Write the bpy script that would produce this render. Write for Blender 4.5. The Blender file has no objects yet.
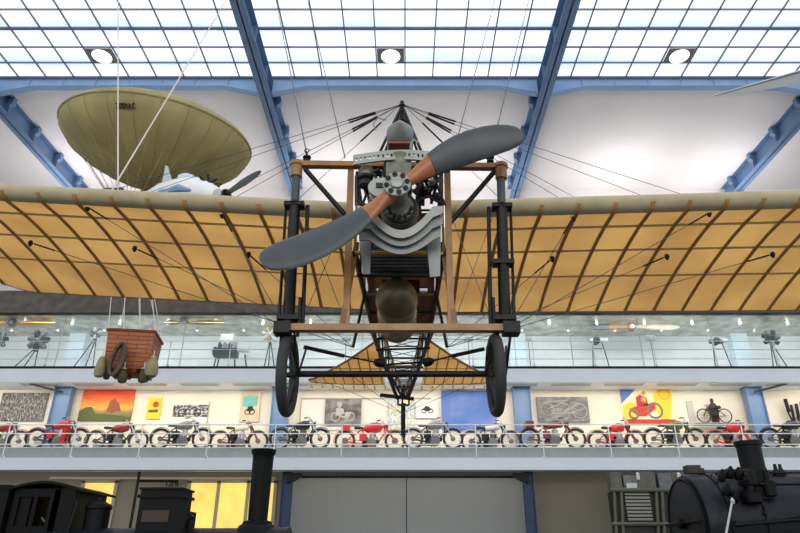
import bpy, math, random
from mathutils import Vector, Matrix
random.seed(7)
PI = math.pi
COL = bpy.context.scene.collection
SC = bpy.context.scene

# ------------------------------------------------------------------ camera
CAMZ = 1.6; F = 629.0; PITCH = math.radians(25); YAW = 0.0; CX = 405.0
cam = bpy.data.objects.new('camera', bpy.data.cameras.new('camera'))
COL.objects.link(cam)
cam.location = (0, 0, CAMZ)
cam.rotation_euler = (PI/2 + PITCH, 0, YAW)
cam.data.sensor_width = 36; cam.data.lens = F/800*36; cam.data.clip_end = 300; cam.data.shift_x = (400-CX)/800
SC.camera = cam
ROT = Matrix.Rotation(YAW, 3, 'Z') @ Matrix.Rotation(PI/2 + PITCH, 3, 'X')

def P(px, py, d):
    """the place seen at (px, py) of the photograph at distance d down the hall"""
    v = ROT @ Vector(((px-CX)/F, (266.5-py)/F, -1))
    return Vector((0, 0, CAMZ)) + v*(d/v.y)

# ------------------------------------------------------------------ materials
def lin(c):
    c = c/255.0
    return c/12.92 if c <= .04045 else ((c+.055)/1.055)**2.4
def rgb(r, g, b): return (lin(r), lin(g), lin(b), 1)

def mat(name, c, rough=.6, metal=0, var=.0, scale=4.0, bump=0, emit=0, trans=0, c2=None, spec=.5, alpha=1):
    m = bpy.data.materials.new(name); m.use_nodes = True
    nt = m.node_tree; n = nt.nodes; l = nt.links
    b = n['Principled BSDF']; out = n['Material Output']
    b.inputs['Roughness'].default_value = rough
    b.inputs['Metallic'].default_value = metal
    b.inputs['Specular IOR Level'].default_value = spec
    base = rgb(*c)
    tc = n.new('ShaderNodeTexCoord')
    nz = n.new('ShaderNodeTexNoise'); nz.inputs['Scale'].default_value = scale; nz.inputs['Detail'].default_value = 4
    l.new(tc.outputs['Object'], nz.inputs['Vector'])
    rp = n.new('ShaderNodeValToRGB'); l.new(nz.outputs['Fac'], rp.inputs['Fac'])
    k = max(var, .02)
    lo = rgb(*c2) if c2 else tuple(x*(1-k) for x in base[:3])+(1,)
    hi = base if c2 else tuple(min(1, x*(1+k)) for x in base[:3])+(1,)
    rp.color_ramp.elements[0].position = .35; rp.color_ramp.elements[0].color = lo
    rp.color_ramp.elements[1].position = .65; rp.color_ramp.elements[1].color = hi
    l.new(rp.outputs['Color'], b.inputs['Base Color'])
    if bump:
        bp = n.new('ShaderNodeBump'); bp.inputs['Strength'].default_value = bump; bp.inputs['Distance'].default_value = .01
        l.new(nz.outputs['Fac'], bp.inputs['Height']); l.new(bp.outputs['Normal'], b.inputs['Normal'])
    if emit:
        l.new(rp.outputs['Color'], b.inputs['Emission Color']); b.inputs['Emission Strength'].default_value = emit
    if trans:
        t = n.new('ShaderNodeBsdfTranslucent'); l.new(rp.outputs['Color'], t.inputs['Color'])
        mx = n.new('ShaderNodeMixShader'); mx.inputs[0].default_value = trans
        l.new(b.outputs[0], mx.inputs[1]); l.new(t.outputs[0], mx.inputs[2]); l.new(mx.outputs[0], out.inputs[0])
    if alpha < 1:
        t = n.new('ShaderNodeBsdfTransparent')
        mx = n.new('ShaderNodeMixShader'); mx.inputs[0].default_value = alpha
        l.new(t.outputs[0], mx.inputs[1]); l.new(b.outputs[0], mx.inputs[2]); l.new(mx.outputs[0], out.inputs[0])
    return m

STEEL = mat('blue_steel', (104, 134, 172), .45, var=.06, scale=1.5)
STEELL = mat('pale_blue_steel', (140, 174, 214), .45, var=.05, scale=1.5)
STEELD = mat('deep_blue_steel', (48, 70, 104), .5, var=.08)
CEIL = mat('white_ceiling_paint', (232, 229, 230), .8, var=.02, scale=.5)
WALLW = mat('white_wall_paint', (232, 228, 226), .8, var=.02, scale=.5)
CREAM = mat('cream_wall_paint', (240, 232, 214), .8, var=.03, scale=.7)
GWALL = mat('blue_white_wall_paint', (226, 232, 230), .7, var=.05, scale=.8)
GREYW = mat('grey_wall_plaster', (152, 147, 134), .8, var=.05, scale=.8)
GATE = mat('grey_gate_paint', (158, 160, 156), .55, var=.03, scale=.6)
FASC = mat('pale_fascia_paint', (234, 240, 244), .5, var=.02, scale=.8)
DFASC = mat('dark_weathered_fascia', (96, 88, 80), .6, var=.25, scale=3)
BLACK = mat('black_paint', (12, 12, 13), .45, var=.15, spec=.25)
BLACKM = mat('black_steel', (15, 16, 17), .45, .1, var=.15, scale=9, spec=.3)
FLOOR = mat('dark_hall_floor', (96, 92, 88), .4, var=.08, scale=.5)
GREYP = mat('grey_plinth', (150, 155, 156), .6, var=.05)
RAIL = mat('galvanised_rail', (196, 202, 204), .35, .3, var=.05)
MULL = mat('glazing_bar', (112, 124, 148), .5, var=.05)
LUM = mat('luminaire_housing', (176, 178, 180), .5, var=.03)

# ------------------------------------------------------------------ mesh builder
def basis(d):
    d = d.normalized()
    u = Vector((0, 0, 1)) if abs(d.z) < .9 else Vector((1, 0, 0))
    a = d.cross(u).normalized(); b = a.cross(d).normalized()
    return a, b

class MB:
    def __init__(s): s.v = []; s.f = []; s.mi = []; s.m = 0
    def add(s, vs, fs):
        o = len(s.v); s.v += [Vector(p) for p in vs]
        for f in fs: s.f.append([i+o for i in f]); s.mi.append(s.m)
        return s
    def box(s, c, d, rot=None):
        c = Vector(c); hx, hy, hz = d[0]/2, d[1]/2, d[2]/2
        vs = [Vector((x, y, z)) for x in (-hx, hx) for y in (-hy, hy) for z in (-hz, hz)]
        if rot is not None: vs = [rot @ p for p in vs]
        return s.add([c+p for p in vs], [(0,1,3,2),(4,6,7,5),(0,4,5,1),(2,3,7,6),(0,2,6,4),(1,5,7,3)])
    def box2(s, a, b):
        a = Vector(a); b = Vector(b); return s.box((a+b)/2, [abs(x) for x in (b-a)])
    def bar(s, p0, p1, w, h=None):
        h = h or w; p0 = Vector(p0); p1 = Vector(p1); a, b = basis(p1-p0)
        vs = [p + a*x*w/2 + b*y*h/2 for p in (p0, p1) for x, y in ((-1,-1),(1,-1),(1,1),(-1,1))]
        return s.add(vs, [(3,2,1,0),(4,5,6,7),(0,1,5,4),(1,2,6,5),(2,3,7,6),(3,0,4,7)])
    def tube(s, p0, p1, r, r1=None, n=8, cap=True):
        return s.path([p0, p1], [r, r if r1 is None else r1], n, cap)
    def path(s, pts, r, n=8, cap=True):
        pts = [Vector(p) for p in pts]; k = len(pts)
        if not isinstance(r, (list, tuple)): r = [r]*k
        a, b = basis(pts[1]-pts[0]); vs = []
        for i, p in enumerate(pts):
            t = (pts[min(i+1, k-1)]-pts[max(i-1, 0)]).normalized()
            a = (a - t*a.dot(t)).normalized(); b = t.cross(a)
            for j in range(n):
                an = 2*PI*j/n; vs.append(p + (a*math.cos(an)+b*math.sin(an))*r[i])
        fs = [(i*n+j, i*n+(j+1)%n, (i+1)*n+(j+1)%n, (i+1)*n+j) for i in range(k-1) for j in range(n)]
        if cap: fs += [tuple(range(n))[::-1], tuple((k-1)*n+j for j in range(n))]
        return s.add(vs, fs)
    def lathe(s, c, axis, prof, n=20, cap=True):
        """prof: (radius, distance along axis)"""
        c = Vector(c); ax = Vector(axis).normalized(); a, b = basis(ax); vs = []
        for r, h in prof:
            r = max(r, 1e-4)
            for j in range(n):
                an = 2*PI*j/n; vs.append(c+ax*h+(a*math.cos(an)+b*math.sin(an))*r)
        k = len(prof)
        fs = [(i*n+j, i*n+(j+1)%n, (i+1)*n+(j+1)%n, (i+1)*n+j) for i in range(k-1) for j in range(n)]
        if cap: fs += [tuple(range(n))[::-1], tuple((k-1)*n+j for j in range(n))]
        return s.add(vs, fs)
    def torus(s, c, axis, R, r, n=28, m=8, arc=(0, 2*PI), sx=1):
        c = Vector(c); ax = Vector(axis).normalized(); a, b = basis(ax)
        full = abs(arc[1]-arc[0]-2*PI) < 1e-6; k = n if full else n+1; vs = []
        for i in range(k):
            t = arc[0]+(arc[1]-arc[0])*i/n; d = a*math.cos(t)+b*math.sin(t)
            for j in range(m):
                u = 2*PI*j/m; vs.append(c+d*(R+r*math.cos(u))+ax*r*sx*math.sin(u))
        fs = [(i*m+j, i*m+(j+1)%m, ((i+1)%k)*m+(j+1)%m, ((i+1)%k)*m+j) for i in range(n) for j in range(m)]
        if not full: fs += [tuple(range(m))[::-1], tuple((k-1)*m+j for j in range(m))]
        return s.add(vs, fs)
    def prism(s, pts, off):
        """polygon (3D points) extruded by vector off"""
        pts = [Vector(p) for p in pts]; off = Vector(off); n = len(pts)
        fs = [tuple(range(n))[::-1], tuple(range(n, 2*n))]+[(i, (i+1)%n, n+(i+1)%n, n+i) for i in range(n)]
        return s.add(pts+[p+off for p in pts], fs)
    def grid(s, rows, close=False):
        k = len(rows[0]); vs = [p for r in rows for p in r]
        fs = [(i*k+j, i*k+(j+1)%k, (i+1)*k+(j+1)%k, (i+1)*k+j) for i in range(len(rows)-1) for j in range(k if close else k-1)]
        return s.add(vs, fs)
    def build(s, name, m, parent=None, kind=None, smooth=True, label=None, flip=True):
        me = bpy.data.meshes.new(name)
        o = bpy.data.objects.new(name, me); COL.objects.link(o)
        w = WORLD_LOC.get(parent.name, Vector()) if parent else Vector()
        me.from_pydata([p-w for p in s.v], [], s.f)
        for mm in (m if isinstance(m, (list, tuple)) else [m]): me.materials.append(mm)
        me.polygons.foreach_set('material_index', s.mi)
        if smooth:
            me.polygons.foreach_set('use_smooth', [True]*len(me.polygons))
            me.set_sharp_from_angle(angle=math.radians(38))
        me.update()
        if flip:
            import bmesh
            bm = bmesh.new(); bm.from_mesh(me); bmesh.ops.recalc_face_normals(bm, faces=bm.faces); bm.to_mesh(me); bm.free()
        if parent: o.parent = parent; WORLD_LOC[o.name] = w
        if kind: o['kind'] = kind
        if label: o['label'] = label
        return o
WORLD_LOC = {}

def tag(o, label, cat, group=None, kind=None):
    o['label'] = label; o['category'] = cat
    if group: o['group'] = group
    if kind: o['kind'] = kind
    return o
def thing(name, label, cat, loc=(0,0,0), group=None, local=False):
    o = bpy.data.objects.new(name, None); COL.objects.link(o)
    o.location = loc; o.empty_display_size = .2
    WORLD_LOC[o.name] = Vector() if local else Vector(loc)
    return tag(o, label, cat, group)
def copy_tree(o, parent=None):
    c = o.copy(); COL.objects.link(c)
    if parent: c.parent = parent
    for ch in list(o.children): copy_tree(ch, c)
    return c

# ------------------------------------------------------------------ the hall
XC = 0.0; BAY = 9.25
RIBX = [XC+BAY*(i-2.5) for i in range(6)]       # six roof girders
GZ = CAMZ+14.7                                   # glazing height
WY = 23.3                                        # upper end wall
GY = 22.0                                        # gallery fronts
BY = 24.7                                        # back walls of the galleries
HW = 25
def struct(mb, name, m, **k): return mb.build(name, m, kind='structure', **k)
struct(MB().box2((-HW, -8, -.1), (HW, BY+.3, 0)), 'floor', FLOOR)
struct(MB().box2((-HW, 16.62, GZ-.12), (HW, WY+.2, GZ+.1)), 'ceiling', CEIL)
G3 = CAMZ+8.35; G2 = CAMZ+6.27; G1 = CAMZ+3.13
struct(MB().box2((-HW, WY, G3+.85), (HW, WY+.2, GZ-.12)), 'wall_upper', WALLW)
struct(MB().box2((-HW, GY, G3), (HW, GY+.15, G3+.9)).box2((-HW, GY+.15, G3+.5), (HW, WY, G3+.85)), 'trim_1', DFASC)
struct(MB().box2((-HW, GY-.03, G3-.035), (HW, GY+.18, G3)), 'trim_2', BLACK)
SILV = mat('mottled_silver_ceiling', (186, 182, 170), .35, .3, var=.35, scale=2.2, bump=.4)
struct(MB().box2((-HW, GY+.15, G3), (HW, BY, G3+.12)), 'ceiling_gallery_upper', SILV)
struct(MB().box2((-HW, BY, G2), (HW, BY+.15, G3)), 'wall_gallery_upper', GWALL)
# gallery 2 slab
struct(MB().box2((-HW, GY, G2-.54), (HW, GY+.2, G2-.04)).box2((-HW, GY+.2, G2-.16), (HW, BY, G2)), 'floor_gallery_upper', FASC)
struct(MB().box2((-HW, GY-.02, G2-.05), (HW, GY+.22, G2+.03)), 'trim_3', BLACK)
# gallery 1
struct(MB().box2((-HW, BY, G1), (HW, BY+.15, G2-.16)), 'wall_gallery_lower', CREAM)
struct(MB().box2((-HW, GY, G1-.43), (HW, GY+.2, G1)).box2((-HW, GY+.2, G1-.15), (HW, BY, G1)), 'floor_gallery_lower', FASC)
struct(MB().box2((-HW, GY-.02, G1-.43), (HW, GY+.0, G1-.40)), 'trim_4', STEELD)
# ground level
EW = MB()
EW.box2((-HW, BY-.5, 0), (HW, BY-.3, G1-.15))
struct(EW, 'wall_ground', GREYW)

def column(n, x, y, z0, z1, w, m, br=True):
    mb = MB()
    mb.box((x-w/2, y, (z0+z1)/2), (.03, .34, z1-z0)); mb.box((x+w/2, y, (z0+z1)/2), (.03, .34, z1-z0))
    mb.box((x, y-.05, (z0+z1)/2), (w, .03, z1-z0))
    mb.box((x, y, z1-.015), (w+.1, .4, .03))
    struct(mb, 'trim_%d' % n, m)
tn = 5
cxs = [P(p, 404, 24.3).x for p in (62, 280.5, 522, 755)]
for x in cxs:
    column(tn, x, 24.3, G1, G2-.16, .62, STEEL); tn += 1
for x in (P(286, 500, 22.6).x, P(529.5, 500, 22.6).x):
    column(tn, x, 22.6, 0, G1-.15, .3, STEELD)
    s = 1 if x < 0 else -1
    struct(MB().prism([(x, 22.35, G1-.45), (x+s*.5, 22.35, G1-.45), (x+s*.5, 22.35, G1-.55), (x+s*.2, 22.35, G1-.72), (x, 22.35, G1-.78)], (0, .3, 0)), 'trim_%d' % (tn+1), BLACKM)
    tn += 2
for x in cxs:
    struct(MB().box2((x-.33, 24.3, G2), (x+.33, 24.68, G3)), 'trim_%d' % tn, mat('pale_pillar', (214, 232, 242), .6, var=.02)); tn += 1
# pillar heads of the lower gallery: raking struts
for i in (0, 3):
    x = cxs[i]; s = -1 if i == 0 else 1
    struct(MB().bar((x-.1*s, 24.0, G2-.42), (x+s*.9, 23.4, G2-.24), .05, .07), 'trim_%d' % tn, BLACKM); tn += 1

# roof girders with stiffeners
for i, x in enumerate(RIBX):
    mb = MB(); z0 = CAMZ+13.9; z1 = GZ-.1; y0 = -6; y1 = WY
    if i in (2, 3): pass
    mb.box2((x-.2, y0, z0), (x+.2, y1, z0+.035)).box2((x-.02, y0, z0), (x+.02, y1, z1)).box2((x-.2, y0, z1-.03), (x+.2, y1, z1))
    s = 1 if x < XC else -1
    y = .9
    while y < y1:
        mb.box2((x-.19, y-.012, z0), (x+.19, y+.012, z1))
        if y > 16.5:
            mb.prism([(x+s*.2, y-.09, z0+.3), (x+s*.32, y-.09, z0+.4), (x+s*.32, y-.09, z1), (x+s*.2, y-.09, z1)], (0, .18, 0))
        y += 1.65
    struct(mb, 'trim_%d' % tn, STEEL); tn += 1
# cross beam with haunches
for i in range(5):
    a, b = RIBX[i]+.2, RIBX[i+1]-.2; zt = GZ; y = 16.5
    mb = MB().prism([(a, y, zt), (b, y, zt), (b, y, zt-.62), (b-1.25, y, zt-.34), (a+1.25, y, zt-.34), (a, y, zt-.62)], (0, .05, 0))
    mb.prism([(b, y-.05, zt-.62), (b-1.25, y-.05, zt-.34), (a+1.25, y-.05, zt-.34), (a, y-.05, zt-.62), (a, y-.05, zt-.65), (a+1.25, y-.05, zt-.37), (b-1.25, y-.05, zt-.37), (b, y-.05, zt-.65)], (0, .25, 0))
    for k in range(1, 8):
        xx = a+(b-a)*k/8
        mb.box2((xx-.01, y-.04, zt-.34), (xx+.01, y, zt-.02))
    struct(mb, 'trim_%d' % tn, STEELL); tn += 1
    struct(MB().box2((a, y-.03, zt-.05), (b, y+.0, zt+.1)), 'trim_%d' % tn, STEELD); tn += 1

# luminous glass roof
def pane_material():
    m = bpy.data.materials.new('backlit_obscured_glass'); m.use_nodes = True
    nt = m.node_tree; n = nt.nodes; l = nt.links
    b = n['Principled BSDF']; b.inputs['Roughness'].default_value = .3
    tc = n.new('ShaderNodeTexCoord')
    nz = n.new('ShaderNodeTexNoise'); nz.inputs['Scale'].default_value = .55; nz.inputs['Detail'].default_value = 3
    mp = n.new('ShaderNodeMapping'); mp.inputs['Scale'].default_value = (.5, 1.3, 1)
    l.new(tc.outputs['Object'], mp.inputs[0]); l.new(mp.outputs[0], nz.inputs['Vector'])
    wv = n.new('ShaderNodeTexWave'); wv.bands_direction = 'Y'; wv.inputs['Scale'].default_value = .221; wv.inputs['Distortion'].default_value = .6
    wv.inputs['Detail'].default_value = 1; l.new(tc.outputs['Object'], wv.inputs['Vector'])
    ad = n.new('ShaderNodeMath'); ad.operation = 'MULTIPLY_ADD'; ad.inputs[1].default_value = .45
    l.new(wv.outputs['Fac'], ad.inputs[0]); l.new(nz.outputs['Fac'], ad.inputs[2])
    rp = n.new('ShaderNodeValToRGB'); e = rp.color_ramp.elements
    e[0].position = .4; e[0].color = rgb(200, 222, 250); e[1].position = .85; e[1].color = (1, 1, 1, 1)
    l.new(ad.outputs[0], rp.inputs['Fac'])
    l.new(rp.outputs['Color'], b.inputs['Emission Color']); b.inputs['Emission Strength'].default_value = 1.05
    b.inputs['Base Color'].default_value = rgb(200, 210, 220)
    return m
PANE = pane_material()
rows = [16.45, 15.75, 15.07, 14.3, 13.57, 12.8]
while rows[-1] > -5: rows.append(rows[-1]-.75)
LAMPG = mat('lamp_surround', (120, 120, 118), .5, var=.03)
LAMPE = mat('lamp_light', (255, 252, 240), .5, emit=4)
for i in range(5):
    a, b = RIBX[i], RIBX[i+1]
    fr = MB()
    for k in range(1, 10):
        x = a+(b-a)*k/10; fr.box2((x-.018, rows[-1], GZ-.05), (x+.018, rows[0], GZ+.02))
    for k, y in enumerate(rows):
        w = .045 if k % 3 == 0 else .014
        fr.box2((a, y-w, GZ-.06), (b, y+w, GZ+.02))
    o = struct(fr, 'window_%d' % (i+1), MULL)
    MB().add([(a, rows[-1], GZ), (b, rows[-1], GZ), (b, rows[0], GZ), (a, rows[0], GZ)], [(3, 2, 1, 0)]).build('pane', PANE, o, flip=False)
for i in (1, 2, 3):
    a, b = RIBX[i], RIBX[i+1]; x1 = (a+b)/2-.03; x0 = x1-.86
    t = thing('ceiling_lamp', ['', 'square recessed lamp in glass roof over the tan balloon', 'square recessed lamp in glass roof straight above the engine', 'square recessed lamp in glass roof nearest the white wing tip'][i], 'lamp', ((x0+x1)/2, 15.4, GZ-.07), group='recessed roof lamps')
    MB().box2((x0, 15.09, GZ-.09), (x1, 15.73, GZ-.065)).build('housing', LAMPG, t)
    MB().lathe(((x0+x1)/2, 15.42, GZ-.1), (0, 0, 1), [(0, 0), (.27, 0), (.3, .01), (.3, .02)], 28).build('lens', LAMPE, t)
# ------------------------------------------------------------------ railings
def railing(x0, x1, step, first, zf, heights, y, label, m, rp):
    t = thing('gallery_railing', label, 'railing', (0, y, zf))
    for h in heights:
        MB().tube((x0, y, zf+h), (x1, y, zf+h), rp, n=6).build('rail', m, t)
    x = first
    while x < x1:
        MB().box((x, y+.03, zf+max(heights)/2), (.035, .02, max(heights))).box((x, y+.05, zf+.03), (.1, .06, .06)).build('post', m, t); x += step
    return t
railing(-17, 17, 2.29, -15.9, G1, [.43, .79, 1.09], 21.95, 'white three-rail gallery railing in front of the motorcycles', mat('white_rail', (240, 242, 240), .4, var=.02), .02)
railing(-17, 17, 2.2, -15.15, G2+.03, [.27, .62, .94], 21.97, 'thin grey three-rail railing of the upper gallery, above the pale fascia', RAIL, .014)
# plinth
PWT = mat('white_plinth_top', (236, 236, 232), .5, var=.02)
tag(MB().box2((-20, 22.45, G1), (20, 24.1, G1+.39)).build('display_plinth', GREYP),
    'long low grey plinth the motorcycles stand on', 'plinth')
for k in range(11):
    x = -14.3+k*2.7
PZ = G1+.41
tag(MB().box2((-20, 22.42, G1+.39), (20, 24.1, G1+.41)).build('plinth_top', PWT), 'long white plinth top directly under the motorcycle wheels', 'plinth')

# ceiling strips of the lower gallery
spots = [P(x, 384, 23.2).x for x in (20, 80, 131, 186, 239, 296, 350, 410, 460, 545, 598, 625, 700, 752)]
k = 0
for x in [XC+BAY*(-1.5)+2.02*i for i in range(15)]:
    tag(MB().box2((x-.72, 23.3, G2-.24), (x+.72, 23.75, G2-.165)).build('ceiling_panel', LUM), 'flat grey panel under the ceiling above the motorcycles, one of a row', 'panel', group='grey panels above the motorcycles')

# glass front of the upper gallery showcases
SG = mat('showcase_glass', (225, 240, 242), .05, alpha=.06, spec=.8)
gl = thing('glass_showcase', 'long glass showcase front behind the upper railing', 'showcase', (0, 22.5, G2))
MB().box2((-16, 22.5, G2+.05), (16, 22.52, G3-.1)).build('glass', SG, gl)
for x in (-15.1, -12.9, -8.3, -4.0, -1.6, 1.6, 4.1, 6.2, 8.8, 11.5, 15.2):
    MB().box2((x-.012, 22.49, G2+.03), (x+.012, 22.53, G3-.04)).build('glazing_bar', LUM, gl)

# ground: gates, lit windows, pipes
x0 = P(291, 500, 23.4).x; x1 = P(524, 500, 23.4).x; xm = P(406.5, 500, 23.4).x
for n, (a, b) in enumerate(((x0, xm-.015), (xm+.015, x1))):
    mb = MB().box2((a, 23.4, .05), (b, 23.5, G1-.5)); struct(mb, 'door_%d' % (n+1), GATE)
struct(MB().box2((x0-.05, 23.52, 0), (x1+.05, 24.2, G1-.42)).box2((x0-.05, 23.38, G1-.5), (x1+.05, 23.52, G1-.42)), 'trim_60', BLACKM)
YEL = mat('lit_yellow_curtain', (255, 214, 110), .7, var=.12, scale=3, emit=.8)
YEL2 = mat('white_door_frame', (190, 184, 165), .6)
def litwin(n, xa, xb, yt, bars, ybot=620):
    d = 24.15; A = P(xa, yt, d); B = P(xb, yt, d); zt = A.z
    fr = MB()
    for x in [A.x]+[P(q, yt+20, d).x for q in bars]+[B.x]:
        fr.box2((x-.06, d-.06, 0), (x+.06, d+.02, zt+.08))
    fr.box2((A.x-.06, d-.06, zt), (B.x+.06, d+.02, zt+.12))
    o = struct(fr, 'window_%d' % n, YEL2)
    MB().box2((A.x, d, 0), (B.x, d+.03, zt)).build('pane', YEL, o)
litwin(6, 84, 117, 483, [])
litwin(7, 190, 276, 483, [217, 247])
# pipe run along the wall and pole
mb = MB().tube(P(50, 478, 24.16), P(275, 478.5, 24.16), .045, n=8)
tag(mb.build('wall_pipe', CREAM), 'long pale pipe running along the wall below the lower gallery', 'pipe')
pq = P(138, 481, 22.4)
pole = thing('standing_pole', 'thin dark upright pole between the left lit window and the boxy locomotive sandbox', 'pole', (pq.x, 22.4, 0))
MB().tube((pq.x, 22.4, 0), (pq.x, 22.4, G1-.14), .05, n=8).build('upright', BLACKM, pole)
MB().tube(pq, P(178, 481, 22.4), .04).build('arm', BLACKM, pole)
sg = thing('wall_sign', 'small dark lettered sign on the wall above the locomotive sandbox', 'sign', P(170, 484, 23.9))
for i, (ch, px) in enumerate((('I', 166), ('2', 168.5), ('M', 172), ('I', 175.5))):
    cu = bpy.data.curves.new('letter', 'FONT'); cu.body = ch; cu.size = .34; cu.extrude = .01
    o = bpy.data.objects.new('tmp', cu); COL.objects.link(o)
    me = bpy.data.meshes.new_from_object(o.evaluated_get(bpy.context.evaluated_depsgraph_get())) ; bpy.data.objects.remove(o)
    lo = bpy.data.objects.new('letter', me); COL.objects.link(lo); me.materials.append(BLACK)
    lo.parent = sg; lo.rotation_euler = (PI/2, 0, 0); q = P(px-1, 486.5, 23.9); lo.location = q-Vector(sg.location)

# ------------------------------------------------------------------ posters and pictures
def rampmat(name, stops, scale=3, detail=6, mapping=(1, 1, 1), typ='noise', rough=.6, dist=0, axis=None):
    m = bpy.data.materials.new(name); m.use_nodes = True
    nt = m.node_tree; n = nt.nodes; l = nt.links; b = n['Principled BSDF']; b.inputs['Roughness'].default_value = rough
    tc = n.new('ShaderNodeTexCoord'); mp = n.new('ShaderNodeMapping'); mp.inputs['Scale'].default_value = mapping
    l.new(tc.outputs['Generated'], mp.inputs[0])
    nz = n.new('ShaderNodeTexNoise'); nz.inputs['Scale'].default_value = scale; nz.inputs['Detail'].default_value = detail
    nz.inputs['Distortion'].default_value = dist
    l.new(mp.outputs[0], nz.inputs['Vector'])
    fac = nz.outputs['Fac']
    if axis is not None:
        sp = n.new('ShaderNodeSeparateXYZ'); l.new(tc.outputs['Generated'], sp.inputs[0])
        ma = n.new('ShaderNodeMath'); ma.operation = 'MULTIPLY_ADD'; ma.inputs[1].default_value = .35; l.new(nz.outputs['Fac'], ma.inputs[0])
        mb_ = n.new('ShaderNodeMath'); mb_.operation = 'SUBTRACT'; mb_.inputs[1].default_value = .17; l.new(sp.outputs[axis], mb_.inputs[0])
        l.new(mb_.outputs[0], ma.inputs[2]); fac = ma.outputs[0]
    rp = n.new('ShaderNodeValToRGB'); e = rp.color_ramp.elements
    e[0].position = stops[0][0]; e[0].color = rgb(*stops[0][1]); e[1].position = stops[-1][0]; e[1].color = rgb(*stops[-1][1])
    for p, c in stops[1:-1]: q = e.new(p); q.color = rgb(*c)
    l.new(fac, rp.inputs['Fac']); l.new(rp.outputs['Color'], b.inputs['Base Color'])
    return m
def flat(name, c): return mat(name, c, .6, var=.03, scale=6)
PW = flat('poster_white', (240, 236, 224)); PR = flat('poster_red', (196, 62, 44)); PK = flat('poster_black', (40, 36, 36))
PG = flat('poster_green', (86, 96, 50)); PY = flat('poster_yellow', (246, 208, 50)); PB = flat('poster_blue', (92, 128, 196)); PT = flat('poster_teal', (120, 190, 180))
PS = flat('poster_skin', (222, 160, 110)); PM = flat('poster_brown', (150, 84, 50)); PGY = flat('poster_grey', (122, 120, 116)); POR = flat('poster_orange', (238, 160, 50))
YD = 24.66
def poster(name, label, cat, x0, x1, y0, y1, m, th=.04, d=YD):
    back = .038 if d == YD else .07
    A = P(x0, y0, d); B = P(x1, y1, d)
    zt = P((x0+x1)/2, y0, d).z; zb = P((x0+x1)/2, y1, d).z; xa = P(x0, (y0+y1)/2, d).x; xb = P(x1, (y0+y1)/2, d).x
    t = thing(name, label, cat, ((xa+xb)/2, d, zb))
    MB().box2((xa, d-th, zb), (xb, d+back, zt)).build('board', m, t)
    W = xb-xa; H = zt-zb
    def at(u, v, e=.005): return Vector((xa+u*W, d-th-e, zb+v*H))
    return t, at, W, H
def disc(mb, at, u, v, r, W, H, n=14, e=.006):
    c = at(u, v, e); mb.prism([c+Vector((math.cos(2*PI*i/n)*r, 0, math.sin(2*PI*i/n)*r)) for i in range(n)], (0, .004, 0))
def ring(mb, at, u, v, r, w=.02, e=.008):
    mb.torus(at(u, v, e), (0, 1, 0), r, w, 20, 5, sx=.3)
def poly(mb, at, pts, e=.006): mb.prism([at(u, v, e) for u, v in pts], (0, .004, 0))
# 1 grey photo, far left
poster('photograph_board', 'grey photograph board of a wintry crowd, furthest left on the gallery wall', 'picture', 0, 46, 393, 421,
       rampmat('grey_photo', [(.35, (60, 58, 54)), (.5, (110, 108, 102)), (.62, (176, 174, 168))], 4, 8, (9, 1, 2)))
# 2 orange poster
t, at, W, H = poster('poster', 'large orange sunset poster with a red motorcycle rider and green hills', 'poster', 81, 133, 390, 421,
       rampmat('sunset', [(.0, (90, 100, 60)), (.28, (150, 130, 80)), (.42, (244, 180, 80)), (.62, (244, 130, 40)), (.85, (222, 76, 40))], 2, 4, (1.5, 1, 6), axis=2))
mb = MB(); poly(mb, at, [(0, 0), (0, .3), (.1, .42), (.22, .45), (.32, .22), (.6, .2), (1, .12), (1, 0)]); mb.build('printed_hills', PG, t)
mb = MB(); disc(mb, at, .62, .4, .18, W, H, e=.012); poly(mb, at, [(.52, .3), (.56, .62), (.64, .7), (.74, .55), (.8, .3)], .02); mb.build('printed_rider', PM, t)
# 3 yellow
t, at, W, H = poster('poster', 'small yellow upright poster with a red rider printed on it', 'poster', 147.5, 161, 398, 419, PY)
mb = MB(); disc(mb, at, .6, .68, .12, W, H); mb.build('printed_rider', PR, t)
mb = MB(); poly(mb, at, [(.1, .3), (.15, .42), (.85, .45), (.8, .3)]); mb.build('printed_band', PG, t)
# 4 bw photo
t, at, W, H = poster('photograph_board', 'white edged black and white photograph of early motor tricycles, beside the yellow poster', 'picture', 173, 208, 402, 424,
       rampmat('bw_photo', [(.4, (50, 48, 48)), (.5, (120, 118, 116)), (.58, (200, 200, 198))], 5, 8, (2, 1, 2)))
mb = MB(); poly(mb, at, [(0, 0), (0, .3), (1, .3), (1, 0)]); poly(mb, at, [(0, .86), (0, 1), (1, 1), (1, .86)]); mb.build('margin', PW, t)
for u in (.25, .7):
    mb = MB(); ring(mb, at, u, .5, .13); mb.build('printed_wheel', PK, t)
# 5 cream/teal
t, at, W, H = poster('poster', 'framed cream upright poster with a teal sky and a dark motorcycle', 'poster', 240.5, 260, 392, 422, flat('poster_cream', (226, 200, 168)))
mb = MB(); poly(mb, at, [(.1, .5), (.1, .85), (.35, .88), (.85, .85), (.88, .55), (.5, .46)]); mb.build('printed_sky', PT, t)
mb = MB(); ring(mb, at, .4, .33, .1); ring(mb, at, .62, .33, .1); poly(mb, at, [(.35, .34), (.4, .5), (.62, .52), (.7, .36)]); mb.build('printed_motorcycle', PK, t)
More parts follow.
